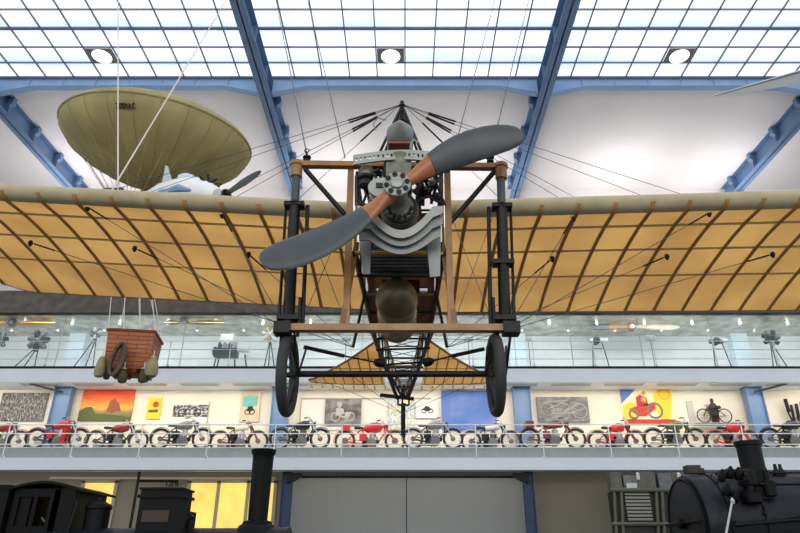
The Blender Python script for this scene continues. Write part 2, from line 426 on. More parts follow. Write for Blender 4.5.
# 6 pale screen + photo
t, at, W, H = poster('backdrop_board', 'wide pale display panel behind the grey motorcyclist portrait', 'panel', 300, 431, 399, 430, flat('panel_pale', (226, 222, 212)), th=.03)
mb = MB(); mb.box2(at(0, .98, .02), at(1, 1.03, -.02)).box2(at(0, 0, .02), at(.008, 1, -.02)); mb.build('edge_frame', flat('panel_edge', (176, 170, 156)), t)
t, at, W, H = poster('photograph_board', 'dark grey photograph of a capped motorcyclist with his machine', 'picture', 325, 361, 399, 425,
       rampmat('portrait', [(.35, (66, 64, 62)), (.5, (110, 108, 104)), (.68, (150, 148, 144))], 3, 7), d=YD-.10, th=.025)
mb = MB(); disc(mb, at, .4, .78, .1, W, H); poly(mb, at, [(.3, .35), (.3, .62), (.4, .68), (.52, .6), (.55, .35)]); ring(mb, at, .3, .3, .16, .02); ring(mb, at, .7, .32, .16, .02)
poly(mb, at, [(.4, .3), (.6, .5), (.75, .48), (.65, .25)]); mb.build('printed_figure', flat('photo_light', (176, 174, 168)), t)
t, at, W, H = poster('poster', 'pale blue and yellow printed panel directly behind the tail skid of the monoplane', 'poster', 388, 414, 399, 430, rampmat('blue_scrawl', [(.42, (226, 226, 214)), (.5, (140, 168, 200)), (.58, (232, 222, 160))], 4, 5, (2, 1, 1)), d=YD-.10, th=.025)
t, at, W, H = poster('photograph_board', 'small white photograph of a dark motorcycle left of the blue picture', 'picture', 416, 437.5, 401, 418, PW, d=YD-.10)
mb = MB(); ring(mb, at, .36, .4, .08); ring(mb, at, .68, .4, .08); poly(mb, at, [(.3, .45), (.45, .7), (.6, .66), (.72, .45), (.5, .38)]); mb.build('printed_motorcycle', PK, t)
# 8 blue
poster('picture_board', 'large plain blue picture board with a faint pinkish haze', 'picture', 441.5, 496, 391, 430,
       rampmat('blue_haze', [(.3, (66, 104, 180)), (.5, (92, 124, 192)), (.72, (140, 146, 200))], 1.6, 6), th=.05)
# 9 grey relief
t, at, W, H = poster('relief_panel', 'dark grey metallic relief panel of a motorcycle outline', 'picture', 537, 588, 397.5, 422, rampmat('relief', [(.35, (92, 94, 96)), (.5, (126, 126, 126)), (.65, (156, 154, 150))], 3, 8, dist=2.5), th=.1)
mb = MB(); ring(mb, at, .82, .42, .28, .018); ring(mb, at, .2, .5, .24, .015); mb.bar(at(.2, .5), at(.5, .75), .03); mb.bar(at(.5, .75), at(.82, .42), .03); mb.bar(at(.3, .3), at(.7, .36), .03); mb.bar(at(.12, .78), at(.6, .86), .03)
mb.build('relief_lines', flat('relief_light', (170, 168, 164)), t)
# 10 big yellow
t, at, W, H = poster('poster', 'large yellow poster with a blue corner and a rider on a red motorcycle', 'poster', 621.5, 675, 388, 424, flat('poster_pale_yellow', (250, 236, 190)))
mb = MB(); poly(mb, at, [(0, .55), (0, 1), (.33, 1)]); mb.build('printed_corner', PB, t)
mb = MB(); poly(mb, at, [(0, .1), (.02, .5), (.2, .62), (.35, .3), (.2, .1)]); poly(mb, at, [(.62, .4), (.62, .8), (.75, .98), (.97, .95), (.97, .8), (.86, .1), (.7, .1)]); mb.build('printed_sun', PY, t)
mb = MB(); poly(mb, at, [(0, 0), (.02, .12), (.95, .12), (1, 0)]); mb.build('printed_ground', PR, t)
mb = MB(); ring(mb, at, .2, .26, .16, .05, .012); ring(mb, at, .6, .36, .28, .045, .012); mb.build('printed_tyres', PGY, t)
mb = MB(); poly(mb, at, [(.12, .4), (.3, .5), (.5, .55), (.62, .6), (.62, .4), (.42, .2), (.28, .2)], .016); poly(mb, at, [(.28, .5), (.28, .72), (.36, .8), (.48, .72), (.5, .5)], .016); mb.build('printed_rider', PR, t)
mb = MB(); disc(mb, at, .44, .85, .08, W, H, e=.018); disc(mb, at, .42, .66, .1, W, H, e=.018); mb.build('printed_face', PS, t)
mb = MB(); mb.torus(at(.82, .82, .014), (0, 1, 0), .2, .02, 24, 5, sx=.2); mb.build('printed_oval', POR, t)
# small upright panel + dark shapes on the right
poster('information_panel', 'narrow grey upright panel between the yellow poster and the bicycle', 'panel', 688, 694, 401, 424, flat('panel_grey', (196, 194, 190)))
mb = MB(); 
t = thing('wall_trophy_rack', 'group of dark upright fork tubes leaning on the wall right of the blue pillar', 'rack', P(790, 424, 24.3))
for (a, b, c, d_, r) in ((785, 399, 789, 412, .07), (791, 405, 795, 424, .05), (796, 404, 800, 424, .06), (801, 402, 804, 424, .06), (788, 412, 794, 424, .03)):
    MB().tube(P(a, b, 24.4), P(c, d_, 24.4), r).build('tube', BLACKM, t)
MB().box2(P(783, 424.5, 24.3), P(806, 427, 24.6)).build('base', BLACKM, t)
# ================================================================== the monoplane
def A(x, h, d): return Vector((x, d, CAMZ+h))
WOOD = mat('varnished_wood', (140, 100, 54), .35, var=.18, scale=9)
WOODD = mat('dark_ash_wood', (122, 88, 50), .45, var=.18, scale=9)
COPPER = mat('reddish_propeller_wood', (154, 94, 50), .3, var=.12, scale=6)
SHEATH = mat('dark_grey_blade_fabric', (56, 64, 68), .42, var=.12, scale=7)
FAB = mat('aged_wing_linen', (250, 217, 165), .75, var=.10, scale=1.6, trans=.78, bump=.1)
NOSE = mat('grey_linen_nose', (188, 178, 146), .7, var=.10, scale=5)
RIBM = mat('rib_tape', (176, 132, 80), .7, var=.12, scale=5)
SPARM = mat('spar_tape', (240, 198, 138), .7, var=.08, scale=5)
ALU = mat('dull_aluminium', (122, 128, 126), .45, .45, var=.10, scale=5)
ALUL = mat('bright_aluminium', (146, 151, 144), .42, .4, var=.08, scale=6)
ENG = mat('oily_cast_metal', (104, 104, 95), .45, .5, var=.25, scale=12)
ENGD = mat('dark_engine_metal', (34, 34, 34), .45, .4, var=.3, scale=12)
TANKM = mat('olive_tank_metal', (98, 92, 66), .38, .45, var=.22, scale=5)
BRASS = mat('brass_tube', (150, 120, 60), .35, .7, var=.1)
WIRE = mat('steel_wire', (70, 72, 74), .45, .4)
WIREL = mat('pale_cord', (214, 210, 198), .7)
RUB = mat('old_black_tyre', (44, 48, 46), .7, var=.15, scale=8)

plane = thing('monoplane', 'wooden early monoplane with tan linen wings hanging in the middle of the hall', 'aircraft', (0, 4.4, CAMZ+1.0))
XP = P(399, 190, 4.04).x
# ---- propeller
HUB = P(397, 189, 4.04)
prop = MB().lathe(HUB, (0, -1, 0), [(.05, -.16), (.08, -.14), (.08, .07), (.04, .075)], 28).build('propeller', ALU, plane)
plate = MB().lathe(HUB+Vector((0, -.0, 0)), (0, -1, 0), [(.03, .055), (.1, .055), (.106, .065), (.1, .078), (.05, .08), (.045, .1), (.03, .105), (.0, .105)], 28); 
for k in range(0): pass
plate.build('hub_plate', ALUL, prop)
for k in range(8):
    an = 2*PI*k/8+.2; c = HUB+Vector((math.cos(an)*.078, -.076, math.sin(an)*.078))
    MB().lathe(c, (0, -1, 0), [(.021, 0), (.021, .016), (.012, .018), (.012, .028), (0, .028)], 6).build('bolt', ENGD, prop)
def blade(tip, side, cut, wk):
    """side: +1 right blade, -1 left; widths measured on the photograph's blade"""
    ax = tip-HUB; L = ax.length; ax.normalize(); wd = Vector((0, -1, 0)).cross(ax); 
    st = [(.0, .05, .06), (.06, .05, .06), (.12, .052, .055), (.2, .07, .045), (.3, .092, .036), (.4, .112, .03), (.52, .128, .026), (.64, .135, .022), (.76, .133, .018), (.86, .122, .015), (.93, .1, .012), (.97, .076, .01), (.99, .048, .008), (1.0, .02, .005)]
    def ring(t, w, th, g=0):
        c = HUB+ax*(t*L)+wd*side*(.085*math.sin(t*PI)); tw = math.radians(34-26*t)
        u = wd*math.cos(tw)+Vector((0, -1, 0))*math.sin(tw)*side; v = ax.cross(u)
        w2 = w*wk+g
        return [c+u*math.cos(a)*w2+v*math.sin(a)*(th+g) for a in [2*PI*j/16 for j in range(16)]]
    def interp(t):
        for i in range(len(st)-1):
            if st[i][0] <= t <= st[i+1][0]:
                k = (t-st[i][0])/(st[i+1][0]-st[i][0]); return [st[i][j]*(1-k)+st[i+1][j]*k for j in (1, 2)]
    inner = [ring(s[0], s[1], s[2]) for s in st if s[0] <= cut]+[ring(cut+.02, *interp(cut+.02))]
    mb = MB().grid(inner, True); mb.build('blade', COPPER, prop)
    outer = [ring(cut, *interp(cut), g=.006)]+[ring(s[0], s[1], s[2], .006) for s in st if s[0] > cut]
    mb = MB().grid(outer, True); n = 16; k = len(outer)
    mb.f += [list(range(n))[::-1], list(range((k-1)*n, k*n))]; mb.mi += [0, 0]
    mb.build('blade_sheath', SHEATH, prop)
blade(P(523, 133, 4.04), 1, .3, .93)
blade(P(261, 263, 4.04), 1, .27, 1.12)

# ---- wings
def wing(side):
    xr = .44; xt = 5.05 if side < 0 else 5.6; n = 46; rows = []; low = []
    prof_lo = [(0, 0), (0, -.02), (.008, -.05), (.022, -.078), (.045, -.09), (.075, -.085), (.12, -.07), (.2, -.045), (.32, -.025), (.45, -.018), (.6, -.022), (.75, -.038), (.88, -.062), (1, -.095)]
    prof_up = [(1, -.085), (.85, -.03), (.65, .02), (.45, .045), (.25, .045), (.1, .03), (.03, .015), (0, 0)]
    dLE, dTE = (.062, .055) if side < 0 else (.034, .006)
    def station(x):
        le = 3.03+dLE*(x-1.2); te = (2.875 if side < 0 else 2.80)+dTE*(x-1.2); d0 = 5.0; d1 = 7.1
        xt0 = 4.42 if side < 0 else 5.0
        if x > xt0:
            k = (x-xt0)/(xt-xt0); q = 1-math.sqrt(max(0, 1-k*k)); d1 = 7.1-q*1.15; te = te+(le-te)*q*.5
            d0 += .12*q
        return le, te, d0, d1
    def pt(x, s, z):
        le, te, d0, d1 = station(x); c = d1-d0
        return A(XP+side*x, le+(te-le)*s+z*(c/2.1)**.5*1, d0+c*s)
    xs = [xr+(xt-xr)*(i/n) for i in range(n+1)]
    nose = MB().grid([[pt(x, s, z) for s, z in [prof_up[-2], prof_up[-1]]+prof_lo[1:6]] for x in xs])
    under = MB().grid([[pt(x, s, z) for s, z in prof_lo[5:]] for x in xs])
    top = MB().grid([[pt(x, s, z) for s, z in prof_up[:-1]] for x in xs])
    w = under.build('wing', FAB, plane, flip=False)
    top.build('upper_covering', FAB, w, flip=False); nose.build('leading_edge', NOSE, w, flip=False)
    # ribs follow the under side
    x = .62; 
    while x < xt-.1:
        mb = MB(); g = .013; r0 = []
        for s, z in prof_lo[2:]:
            r0.append([pt(x-.017, s, z+.004), pt(x-.017, s, z-g), pt(x+.017, s, z-g), pt(x+.017, s, z+.004)])
        mb.grid(r0, True); mb.build('rib', RIBM, w); x += .345
    for s in (.2, .42, .66):
        z = [(a, b) for a, b in prof_lo]; 
        zz = next(b for a, b in z if a >= s-.03)
        k = [i for i in range(len(z)-1) if z[i][0] <= s <= z[i+1][0] and z[i+1][0] > z[i][0]][0]
        zz = z[k][1]+(z[k+1][1]-z[k][1])*(s-z[k][0])/(z[k+1][0]-z[k][0])
        mb = MB(); mb.grid([[pt(x, s-.01, zz-.005), pt(x, s+.01, zz-.005)] for x in xs if x < xt-.2]); mb.build('spar_tape', SPARM, w, flip=False)
    # trailing edge wire
    mb = MB().path([pt(x, 1, -.09) for x in xs], .008, 6); mb.build('trailing_edge', WOODD, w)
    return w, pt
wl, ptl = wing(-1); wr, ptr = wing(1)

# ---- undercarriage
zl = .0
for s, top, bot in ((-1, (297, 165), (288, 330)), (1, (500.5, 167), (505, 330))):
    T = P(*top, 4.4); B = P(*bot, 4.4)
    cap = MB().lathe(T+Vector((0, 0, -.12)), (0, 0, 1), [(.045, 0), (.05, .01), (.05, .1), (.062, .11), (.062, .14), (.04, .155)], 16).build('post_cap', WOOD, plane)
    tp = T+(B-T)*.08
    post = MB().tube(tp, T+(B-T)*.99, .034, n=14).build('undercarriage_post', mat('grey_green_tube', (64, 72, 68), .4, .4), plane)
    q = T+(B-T)*.25
    MB().lathe(q, B-T, [(.05, 0), (.062, .02), (.05, .04), (.044, .06), (.044, 1.02), (.058, 1.04), (.058, 1.08)], 14).build('shock_sleeve', BLACKM, post)
    for f in (.27, .62, .94):
        c = T+(B-T)*f; MB().box(c, (.16, .1, .035)).build('clamp', BLACKM, post)
    dx = .105*(1 if s < 0 else -1)
    a = T+(B-T)*.27+Vector((dx, 0, 0)); b = T+(B-T)*1.0+Vector((dx, 0, 0))
    MB().tube(a, b, .016).build('guide_tube', BLACKM, post)
    MB().tube(a+Vector((dx*-1.75, .04, 0)), b+Vector((dx*-1.75, .04, 0)), .012).build('guide_tube', BLACKM, post)
    # wheel with fork
    wc = P(288 if s < 0 else 495.5, 375, 4.58)
    wl_ = MB().torus(wc, (1, 0, 0), .268, .04, 40, 12).build('wheel', RUB, plane)
    MB().torus(wc, (1, 0, 0), .235, .014, 36, 6).build('rim', BLACKM, wl_)
    MB().lathe(wc-Vector((.07, 0, 0)), (1, 0, 0), [(.012, 0), (.03, .01), (.02, .03), (.02, .11), (.03, .13), (.012, .14)], 12).build('hub', BLACKM, wl_)
    sp = MB()
    for k in range(28):
        an = 2*PI*k/28; e = Vector((0, math.cos(an), math.sin(an)))*.235; an2 = an+(.5 if k % 2 else -.5)
        sp.tube(wc+Vector((.05 if k % 2 else -.05, math.cos(an2)*.025, math.sin(an2)*.025)), wc+e, .0022, n=4, cap=False)
    sp.build('spokes', WIRE, wl_)
    fk = MB()
    for q in (-.075, .075):
        h = wc+Vector((q, 0, 0)); fk.tube(B+Vector((q*.6, 0, .0)), h, .011); fk.tube(B+Vector((q, .45, .02)), h, .009)
        fk.tube(B+Vector((q, -.02, .0))+Vector((0, 0, .25)), B+Vector((q, .0, -.05)), .012)
    fk.build('wheel_fork', BLACKM, plane)
# wooden cross beams
MB().bar(P(292, 164.5, 4.4), P(500, 167, 4.4), .06, .045).build('upper_beam', WOOD, plane)
lb = MB().bar(P(276, 328, 4.38), P(518, 328.5, 4.38), .07, .05).build('lower_beam', WOOD, plane)
for x in (283, 511): MB().box(P(x, 329, 4.38), (.12, .12, .085)).build('end_fitting', BLACKM, lb)
# diagonal braces and inner posts
for a, b in (((305, 169), (346, 216)), ((495, 171), (450, 223))):
    MB().tube(P(*a, 4.4), P(*b, 4.5), .021, n=10).build('diagonal_brace', BLACKM, plane)
for a, b in (((351, 167), (346, 326)), ((447, 165), (451, 326))):
    MB().bar(P(*a, 4.44), P(*b, 4.44), .042, .05).build('inner_post', WOOD, plane)
for a, b in (((357, 243), (342, 325)), ((442, 243), (455, 325))):
    MB().bar(P(*a, 4.5), P(*b, 4.42), .03, .04).build('raking_strut', WOODD, plane)
# axle and its stays
MB().tube(P(290, 374, 4.62), P(494, 374, 4.62), .024, n=10).build('axle', BLACKM, plane)
for a, b, c in (((304, 347), (344, 356), (380, 363)), ((484, 349), (452, 356), (428, 362))):
    st_ = MB().tube(P(*a, 4.6), P(*b, 4.75), .016).tube(P(*b, 4.75), P(*c, 4.9), .007).build('radius_stay', BLACKM, plane)
    MB().lathe(P(*c, 4.9), P(*c, 4.9)-P(*b, 4.75), [(.02, -.05), (.035, -.02), (.035, .03), (.01, .05)], 10).build('spool', BLACKM, st_)
# top finials
for p in ((306.5, 155), (490.5, 156)):
    q = P(*p, 4.4); b = P(p[0], 164, 4.4)
    MB().tube(b, q+Vector((0, 0, .03)), .01).lathe(b+Vector((0, 0, .02)), (0, 0, 1), [(.03, 0), (.03, .015), (.012, .02), (.012, .035), (.035, .04), (.035, .05), (0, .055)], 10).build('finial', BLACKM, plane)
    MB().torus(q+Vector((0, 0, .045)), (0, 1, 0), .018, .005, 12, 5).build('lifting_eye', BLACKM, plane)

# ---- engine
en = MB().box(P(399, 196, 4.55), (.2, .75, .16)).build('engine', ENG, plane)
ecx = P(400, 200, 4.4).x; ez = P(400, 212, 4.35).z
MB().lathe((ecx, 4.27, ez), (0, 1, 0), [(.04, 0), (.11, 0), (.14, .02), (.15, .04), (.15, .1), (.14, .12), (.14, .7), (.1, .75)], 30).build('crankcase', ENG, en)
MB().torus((ecx, 4.28, ez), (0, 1, 0), .125, .016, 30, 8).build('flywheel_ring', ENGD, en)
for k in range(7):
    an = PI*(1.05+k*.15); c = Vector((ecx+math.cos(an)*.095, 4.265, ez+math.sin(an)*.095)); MB().lathe(c, (0, -1, 0), [(.018, 0), (.018, .015), (0, .016)], 6).build('case_bolt', ENGD, en)
for k in range(4):
    y = 4.3+k*.17; cz0 = P(399, 193, 4.3).z
    cyl = MB().lathe((ecx, y, cz0), (0, 0, 1), [(.095, 0), (.1, .03), (.085, .04), (.085, .15), (.1, .16), (.1, .2), (.088, .215), (.088, .3), (.095, .31), (.095, .335), (.05, .35)], 22).build('cylinder', ENG, en)
    MB().box((ecx, y-.085, cz0+.115), (.11, .02, .07)).build('water_jacket', mat('slate_blue_metal', (70, 84, 98), .35, .5), cyl)
    MB().path([(ecx+.07, y, cz0+.32), (ecx+.12, y, cz0+.34), (ecx+.16, y, cz0+.28), (ecx+.17, y, cz0+.1), (ecx+.12, y, cz0)], .018).build('exhaust_pipe', ENGD, cyl)
    MB().path([(ecx-.06, y, cz0+.33), (ecx-.12, y, cz0+.3), (ecx-.13, y, cz0+.12), (ecx-.08, y, cz0+.02)], .013).build('inlet_pipe', ENGD, cyl)
# oval magneto drive plate left of the hub
c = P(381, 187, 4.12)
ov = MB(); ov.prism([c+Vector((math.cos(t)*.1+(.03 if math.cos(t) > 0 else 0), 0, math.sin(t)*.085)) for t in [2*PI*i/28 for i in range(28)]], (0, .05, 0))
ov = ov.build('drive_cover', ALUL, en)
MB().box(c+Vector((.0, -.006, .012)), (.075, .012, .04)).build('inspection_slot', ENGD, ov)
# vertical black cylinder far left (carburettor)
c = P(366, 182, 4.35)
cb = MB().lathe(c, (0, 0, 1), [(.03, -.06), (.055, -.04), (.055, .0), (.04, .02), (.06, .03), (.06, .12), (.045, .14), (.02, .15)], 16).build('carburettor', ENGD, en)
MB().lathe(c, (0, 0, 1), [(.062, .05), (.066, .06), (.066, .1), (.062, .11)], 16).build('collar', ENG, cb)
# tangle of pipes
PIPES = [((357, 172), (358, 200), (366, 206)), ((362, 206), (368, 190), (378, 180)), ((372, 166), (376, 178), (372, 200)), ((359, 168), (366, 195), (380, 204)),
         ((430, 168), (426, 182), (432, 200)), ((420, 190), (432, 186), (442, 190)), ((416, 202), (428, 196), (441, 203)), ((437, 170), (434, 186), (424, 196)), ((441, 176), (430, 192), (416, 198)), ((445, 205), (438, 188), (432, 172)), ((420, 172), (428, 178), (440, 172))]
for i, pp in enumerate(PIPES):
    MB().path([P(*q, 4.4+.04*(i % 3)) for q in pp], .011 if i % 2 else .015, 7).build('pipe', [ENGD, BLACKM, ENG][i % 3], en)
for i, (x, y) in enumerate(((432, 182), (426, 190), (372, 200), (437, 196), (424, 176), (378, 172))):
    MB().lathe(P(x, y, 4.38), (0, -1, 0), [(.028, -.03), (.03, 0), (.018, .01), (.018, .03), (0, .032)], 10).build('fitting', [ENG, ENGD][i % 2], en)
MB().tube(P(357, 176, 4.55), P(357, 205, 4.55), .02).tube(P(441, 172, 4.55), P(441, 206, 4.55), .02).build('bearer_tubes', ENGD, en)
# perforated arched beam
def arch(u, off):
    x = 353+(450-353)*u; 
    y = 160-5.5*math.sin(min(1, u/.55)*PI/2) if u < .55 else 154.5+ (4*((u-.55)/.45)**1.3)
    return P(x, y+off, 4.22)
pb = MB(); N = 22
for i in range(N):
    u0 = i/N; u1 = (i+1)/N; th = Vector((0, .02, 0))
    pb.prism([arch(u0, -5), arch(u1, -5), arch(u1, -1.4), arch(u0, -1.4)], th)
    pb.prism([arch(u0, 1.6), arch(u1, 1.6), arch(u1, 4.6), arch(u0, 4.6)], th)
    pb.prism([arch(u0, -1.6), arch(u0+.55/N, -1.6), arch(u0+.55/N, 1.6), arch(u0, 1.6)], th)
pb.build('perforated_beam', ALUL, plane)
# silver tank above
c = P(400, 133, 4.5)
tk = MB().lathe(c, (0, .96, -.1), [(.0, -.15), (.02, -.14), (.105, -.03), (.118, -.01), (.118, .18), (.09, .22), (0, .23)], 26).build('header_tank', ALU, plane)
MB().lathe(c+Vector((0, .06, .1)), (0, 0, 1), [(.02, 0), (.02, .05), (.012, .06), (0, .065)], 12).build('filler_neck', BLACKM, tk)
MB().box(c+Vector((0, .05, -.12)), (.2, .16, .02)).build('tank_cradle', mat('dull_red_paint', (124, 70, 56), .5), tk)
MB().path([P(376, 130, 4.5), P(373, 124, 4.5), P(378, 118, 4.5), P(386, 120, 4.5)], .006).build('vent_pipe', ALU, tk)
MB().path([P(411, 150, 4.4), P(411, 143, 4.4), P(414, 140, 4.4), P(418, 143, 4.4)], .012).build('overflow_pipe', ALU, tk)
# cabane
ap = P(402, 105, 4.9)
cbn = MB()
for q in (P(378, 156, 4.6), P(424, 158, 4.6), P(378, 172, 5.5), P(424, 172, 5.5)): cbn.tube(q, ap, .014, .012)
cbn.build('cabane_pylon', BLACKM, plane)
MB().lathe(ap+Vector((0, 0, -.03)), (0, 0, 1), [(.02, 0), (.035, .02), (.02, .05), (.02, .07), (0, .075)], 10).build('pylon_cap', BLACKM, plane)
MB().lathe(P(402, 122, 4.9), (0, 0, 1), [(.045, 0), (.03, .06), (.012, .14)], 10).build('pylon_sleeve', BLACKM, plane)
# cowling plates
def plate_(name, pts, d, m, par, th=.012): return MB().prism([P(x, y, d) for x, y in pts], (0, th, 0)).build(name, m, par)
def ucurve(yf, yb, n=18, xa=370, xb=433, xc=401):
    """U shaped edge: flange height yf, bottom of the U yb"""
    out = []
    for k in range(n+1):
        x = xa+(xb-xa)*k/n; u = (x-xc)/((xb-xa)/2); out.append((x, yf+(yb-yf)*max(0, math.cos(min(1, abs(u))*PI/2))**.9))
    return out
def uplate(name, y0f, y0b, y1f, y1b, d, m, par, xl=357, xr=443):
    a = [(xl, y0f)]+ucurve(y0f, y0b)+[(xr, y0f)]; b = [(xl, y1f)]+ucurve(y1f, y1b)+[(xr, y1f-4)]
    mb = MB(); th = Vector((0, .012, 0)); A0 = [P(x, y, d) for x, y in a]; B0_ = [P(x, y, d) for x, y in b]
    mb.grid([A0, B0_, [p+th for p in B0_], [p+th for p in A0], A0]); return mb.build(name, m, par)
cw = uplate('cowling', 206, 230, 217, 238, 4.2, ALUL, plane)
uplate('cowling_panel', 215, 235, 228, 246, 4.24, ALU, cw)
uplate('cowling_panel', 226, 243, 240, 254, 4.28, ALU, cw, 359, 441)
plate_('cowling_side', [(426, 232), (441, 228), (440, 276), (430, 277)], 4.42, ALU, cw)
plate_('cowling_side', [(359, 236), (371, 240), (370, 274), (363, 274)], 4.42, ALU, cw)
for i_, (a, b) in enumerate((((366, 160), (370, 204)), ((436, 166), (431, 204)), ((383, 170), (377, 205)), ((418, 168), (423, 206)))): MB().path([P(*a, 4.5), P((a[0]+b[0])/2+(3 if i_ % 2 else -3), (a[1]+b[1])/2, 4.42), P(*b, 4.5)], .013).build('pipe', ENGD, en)
for a, b in (((372, 217), (372, 247)), ((430, 217), (430, 235))):
    MB().path([P(*a, 4.3), P((a[0]+b[0])/2+1, (a[1]+b[1])/2, 4.29), P(*b, 4.36)], .007).build('cowl_strap', ENGD, cw)
# radiator
rd = MB().box2(P(363, 246, 4.75), P(429, 276, 4.9)).build('radiator', ENGD, plane)
for i in range(9):
    z0 = P(363, 246, 4.74).z-.03*i-.01; MB().box2((P(366, 260, 4.74).x, 4.74, z0), (P(427, 260, 4.74).x, 4.752, z0-.008)).build('radiator_fin', BLACKM, rd)
MB().tube(P(355, 253, 4.45), P(443, 254, 4.45), .018, n=10).build('cross_tube', BRASS, plane)
MB().tube(P(357, 275, 4.6), P(437, 276, 4.6), .016, n=10).build('cross_tube', BLACKM, plane)
# fuel tank
tc = P(396.5, 297, 5.0)
ft = MB().lathe(tc, (0, 1, .03), [(0, -.16), (.06, -.15), (.13, -.1), (.17, -.02), (.178, .02), (.178, .78), (.15, .88), (0, .92)], 34).build('fuel_tank', TANKM, plane)
for y in (.08, .42, .74): MB().torus(tc+Vector((0, y, y*.03)), (0, 1, .03), .179, .007, 34, 6).build('tank_strap', BRASS, ft)
MB().lathe(tc+Vector((0, -.04, .14)), (0, -.7, .7), [(.05, 0), (.05, .03), (.03, .04), (0, .045)], 14).build('filler_cap', BLACKM, ft)
# ---- fuselage
LO = [(.35, 2.20, 4.45), (.335, 2.23, 5.4), (.3, 2.27, 6.8), (.2, 2.42, 8.8), (.03, 2.56, 10.9)]
UP = [(.35, 2.86, 4.45), (.345, 2.88, 5.4), (.32, 2.9, 6.8), (.22, 2.82, 8.8), (.03, 2.68, 10.9)]
TX = P(404, 400, 10.9).x
def interp3(T, d):
    for i in range(len(T)-1):
        if T[i][2] <= d <= T[i+1][2]+1e-6:
            k = (d-T[i][2])/(T[i+1][2]-T[i][2]); return T[i][0]*(1-k)+T[i+1][0]*k, T[i][1]*(1-k)+T[i+1][1]*k
def fp(T, s, d):
    w, h = interp3(T, d); return A(XP+(TX-XP)*(d-4.45)/6.45+s*w, h, d)
fu = MB().box(fp(UP, 0, 10.9), (.05, .06, .2)).build('fuselage', BLACKM, plane)
ds = [4.45, 4.95, 5.4, 5.9, 6.35, 6.8, 7.3, 7.8, 8.3, 8.8, 9.3, 9.85, 10.4, 10.9]
for s in (-1, 1):
    for T, m, r in ((LO, BLACKM, .024), (UP, WOODD, .018)):
        MB().path([fp(T, s, d) for d in ds], [r]*6+[r*.85]*8, 8).build('longeron', m, fu)
for i, d in enumerate(ds[:-1]):
    fr = MB()
    for s in (-1, 1): fr.tube(fp(LO, s, d), fp(UP, s, d), .012, n=6)
    fr.tube(fp(LO, -1, d), fp(LO, 1, d), .011, n=6).tube(fp(UP, -1, d), fp(UP, 1, d), .011, n=6)
    fr.build('frame', BLACKM if i % 2 else WOODD, fu)
    if i >= 3:
        d2 = ds[i+1]; br = MB()
        for s in (-1, 1):
            br.tube(fp(LO, s, d), fp(UP, s, d2), .0045, n=5).tube(fp(UP, s, d), fp(LO, s, d2), .0045, n=5)
        br.tube(fp(LO, -1, d), fp(LO, 1, d2), .0045, n=5).tube(fp(LO, 1, d), fp(LO, -1, d2), .0045, n=5)
        br.build('bracing_wire', BLACKM, fu)
BRN = mat('brown_fuselage_fabric', (116, 76, 48), .6, var=.15, scale=5, trans=.15)
MB().grid([[fp(UP, -1, d), fp(UP, 1, d)] for d in (5.0, 5.4, 5.9, 6.35, 6.8)]).build('cockpit_cover', BRN, fu, flip=False)
fb = [[fp(LO, -1, d)+Vector((.02, 0, .02)), fp(LO, 1, d)+Vector((-.02, 0, .02))] for d in (5.4, 5.9, 6.35)]
MB().grid(fb).build('cockpit_floor', BRN, fu, flip=False)
for s in (-1, 1):
    MB().grid([[fp(LO, s, d)+Vector((-.02*s, 0, .14)), fp(UP, s, d)+Vector((-.02*s, 0, 0))] for d in (5.0, 5.4, 5.9, 6.35)]).build('side_fabric', BRN, fu, flip=False)
sb = MB().box(A(XP, 2.5, 6.3), (.42, .36, .05)).box(A(XP, 2.68, 6.48), (.42, .04, .34)).build('pilot_seat', mat('leather_seat', (86, 54, 36), .5), fu)
# ---- tail plane
ht = 2.62
def tail(side):
    rows = []; h = 2.60
    out = [(0.30, 7.75, 10.0), (.5, 8.15, 10.02), (.8, 8.75, 10.0), (1.1, 9.25, 9.98), (1.4, 9.72, 9.9), (1.5, 9.8, 9.86)]
    th = .03
    rows = []
    for x, a, b in out:
        X = XP+.02+side*x; c = b-a
        rows.append([A(X, h, a), A(X, h-.012, a+.02), A(X, h-.02, a+c*.35), A(X, h-.012, a+c*.7), A(X, h-.03, b), A(X, h-.02, b), A(X, h+.02, a+c*.5), A(X, h+.01, a+.02)])
    t = MB().grid(rows, True).build('tailplane', FAB, plane)
    MB().path([A(XP+.02+side*x, h-.012, a) for x, a, b in out], .016, 6).build('edge_spar', WOODD, t)
    MB().path([A(XP+.02+side*x, h-.03, b) for x, a, b in out], .008, 6).build('edge_wire', WOODD, t)
    for k in range(8):
        x = .34+k*.15; a = 7.75+(x-.3)*(9.72-7.75)/1.1; 
        MB().bar(A(XP+.02+side*x, h-.028, a+.04), A(XP+.02+side*x, h-.036, 9.98), .016, .008).build('rib', RIBM, t)
    for d in (8.6, 9.1, 9.55):
        x1 = .3+(d-7.75)/(9.72-7.75)*1.1
        MB().bar(A(XP+.02+side*.28, h-.03, d), A(XP+.02+side*x1, h-.03, d), .02, .006).build('cross_batten', RIBM, t)
    # elevator behind
    E = MB().grid([[A(XP+.02+side*x, h-.035, 10.05), A(XP+.02+side*x, h-.04, 10.35-.1*x)] for x in (.25, .6, 1.0, 1.4, 1.55)]).build('elevator', FAB, plane, flip=False)
    for k in range(8):
        x = .3+k*.17; MB().bar(A(XP+.02+side*x, h-.042, 10.05), A(XP+.02+side*x, h-.048, 10.33-.1*x), .016, .006).build('rib', RIBM, E)
tail(-1); tail(1)
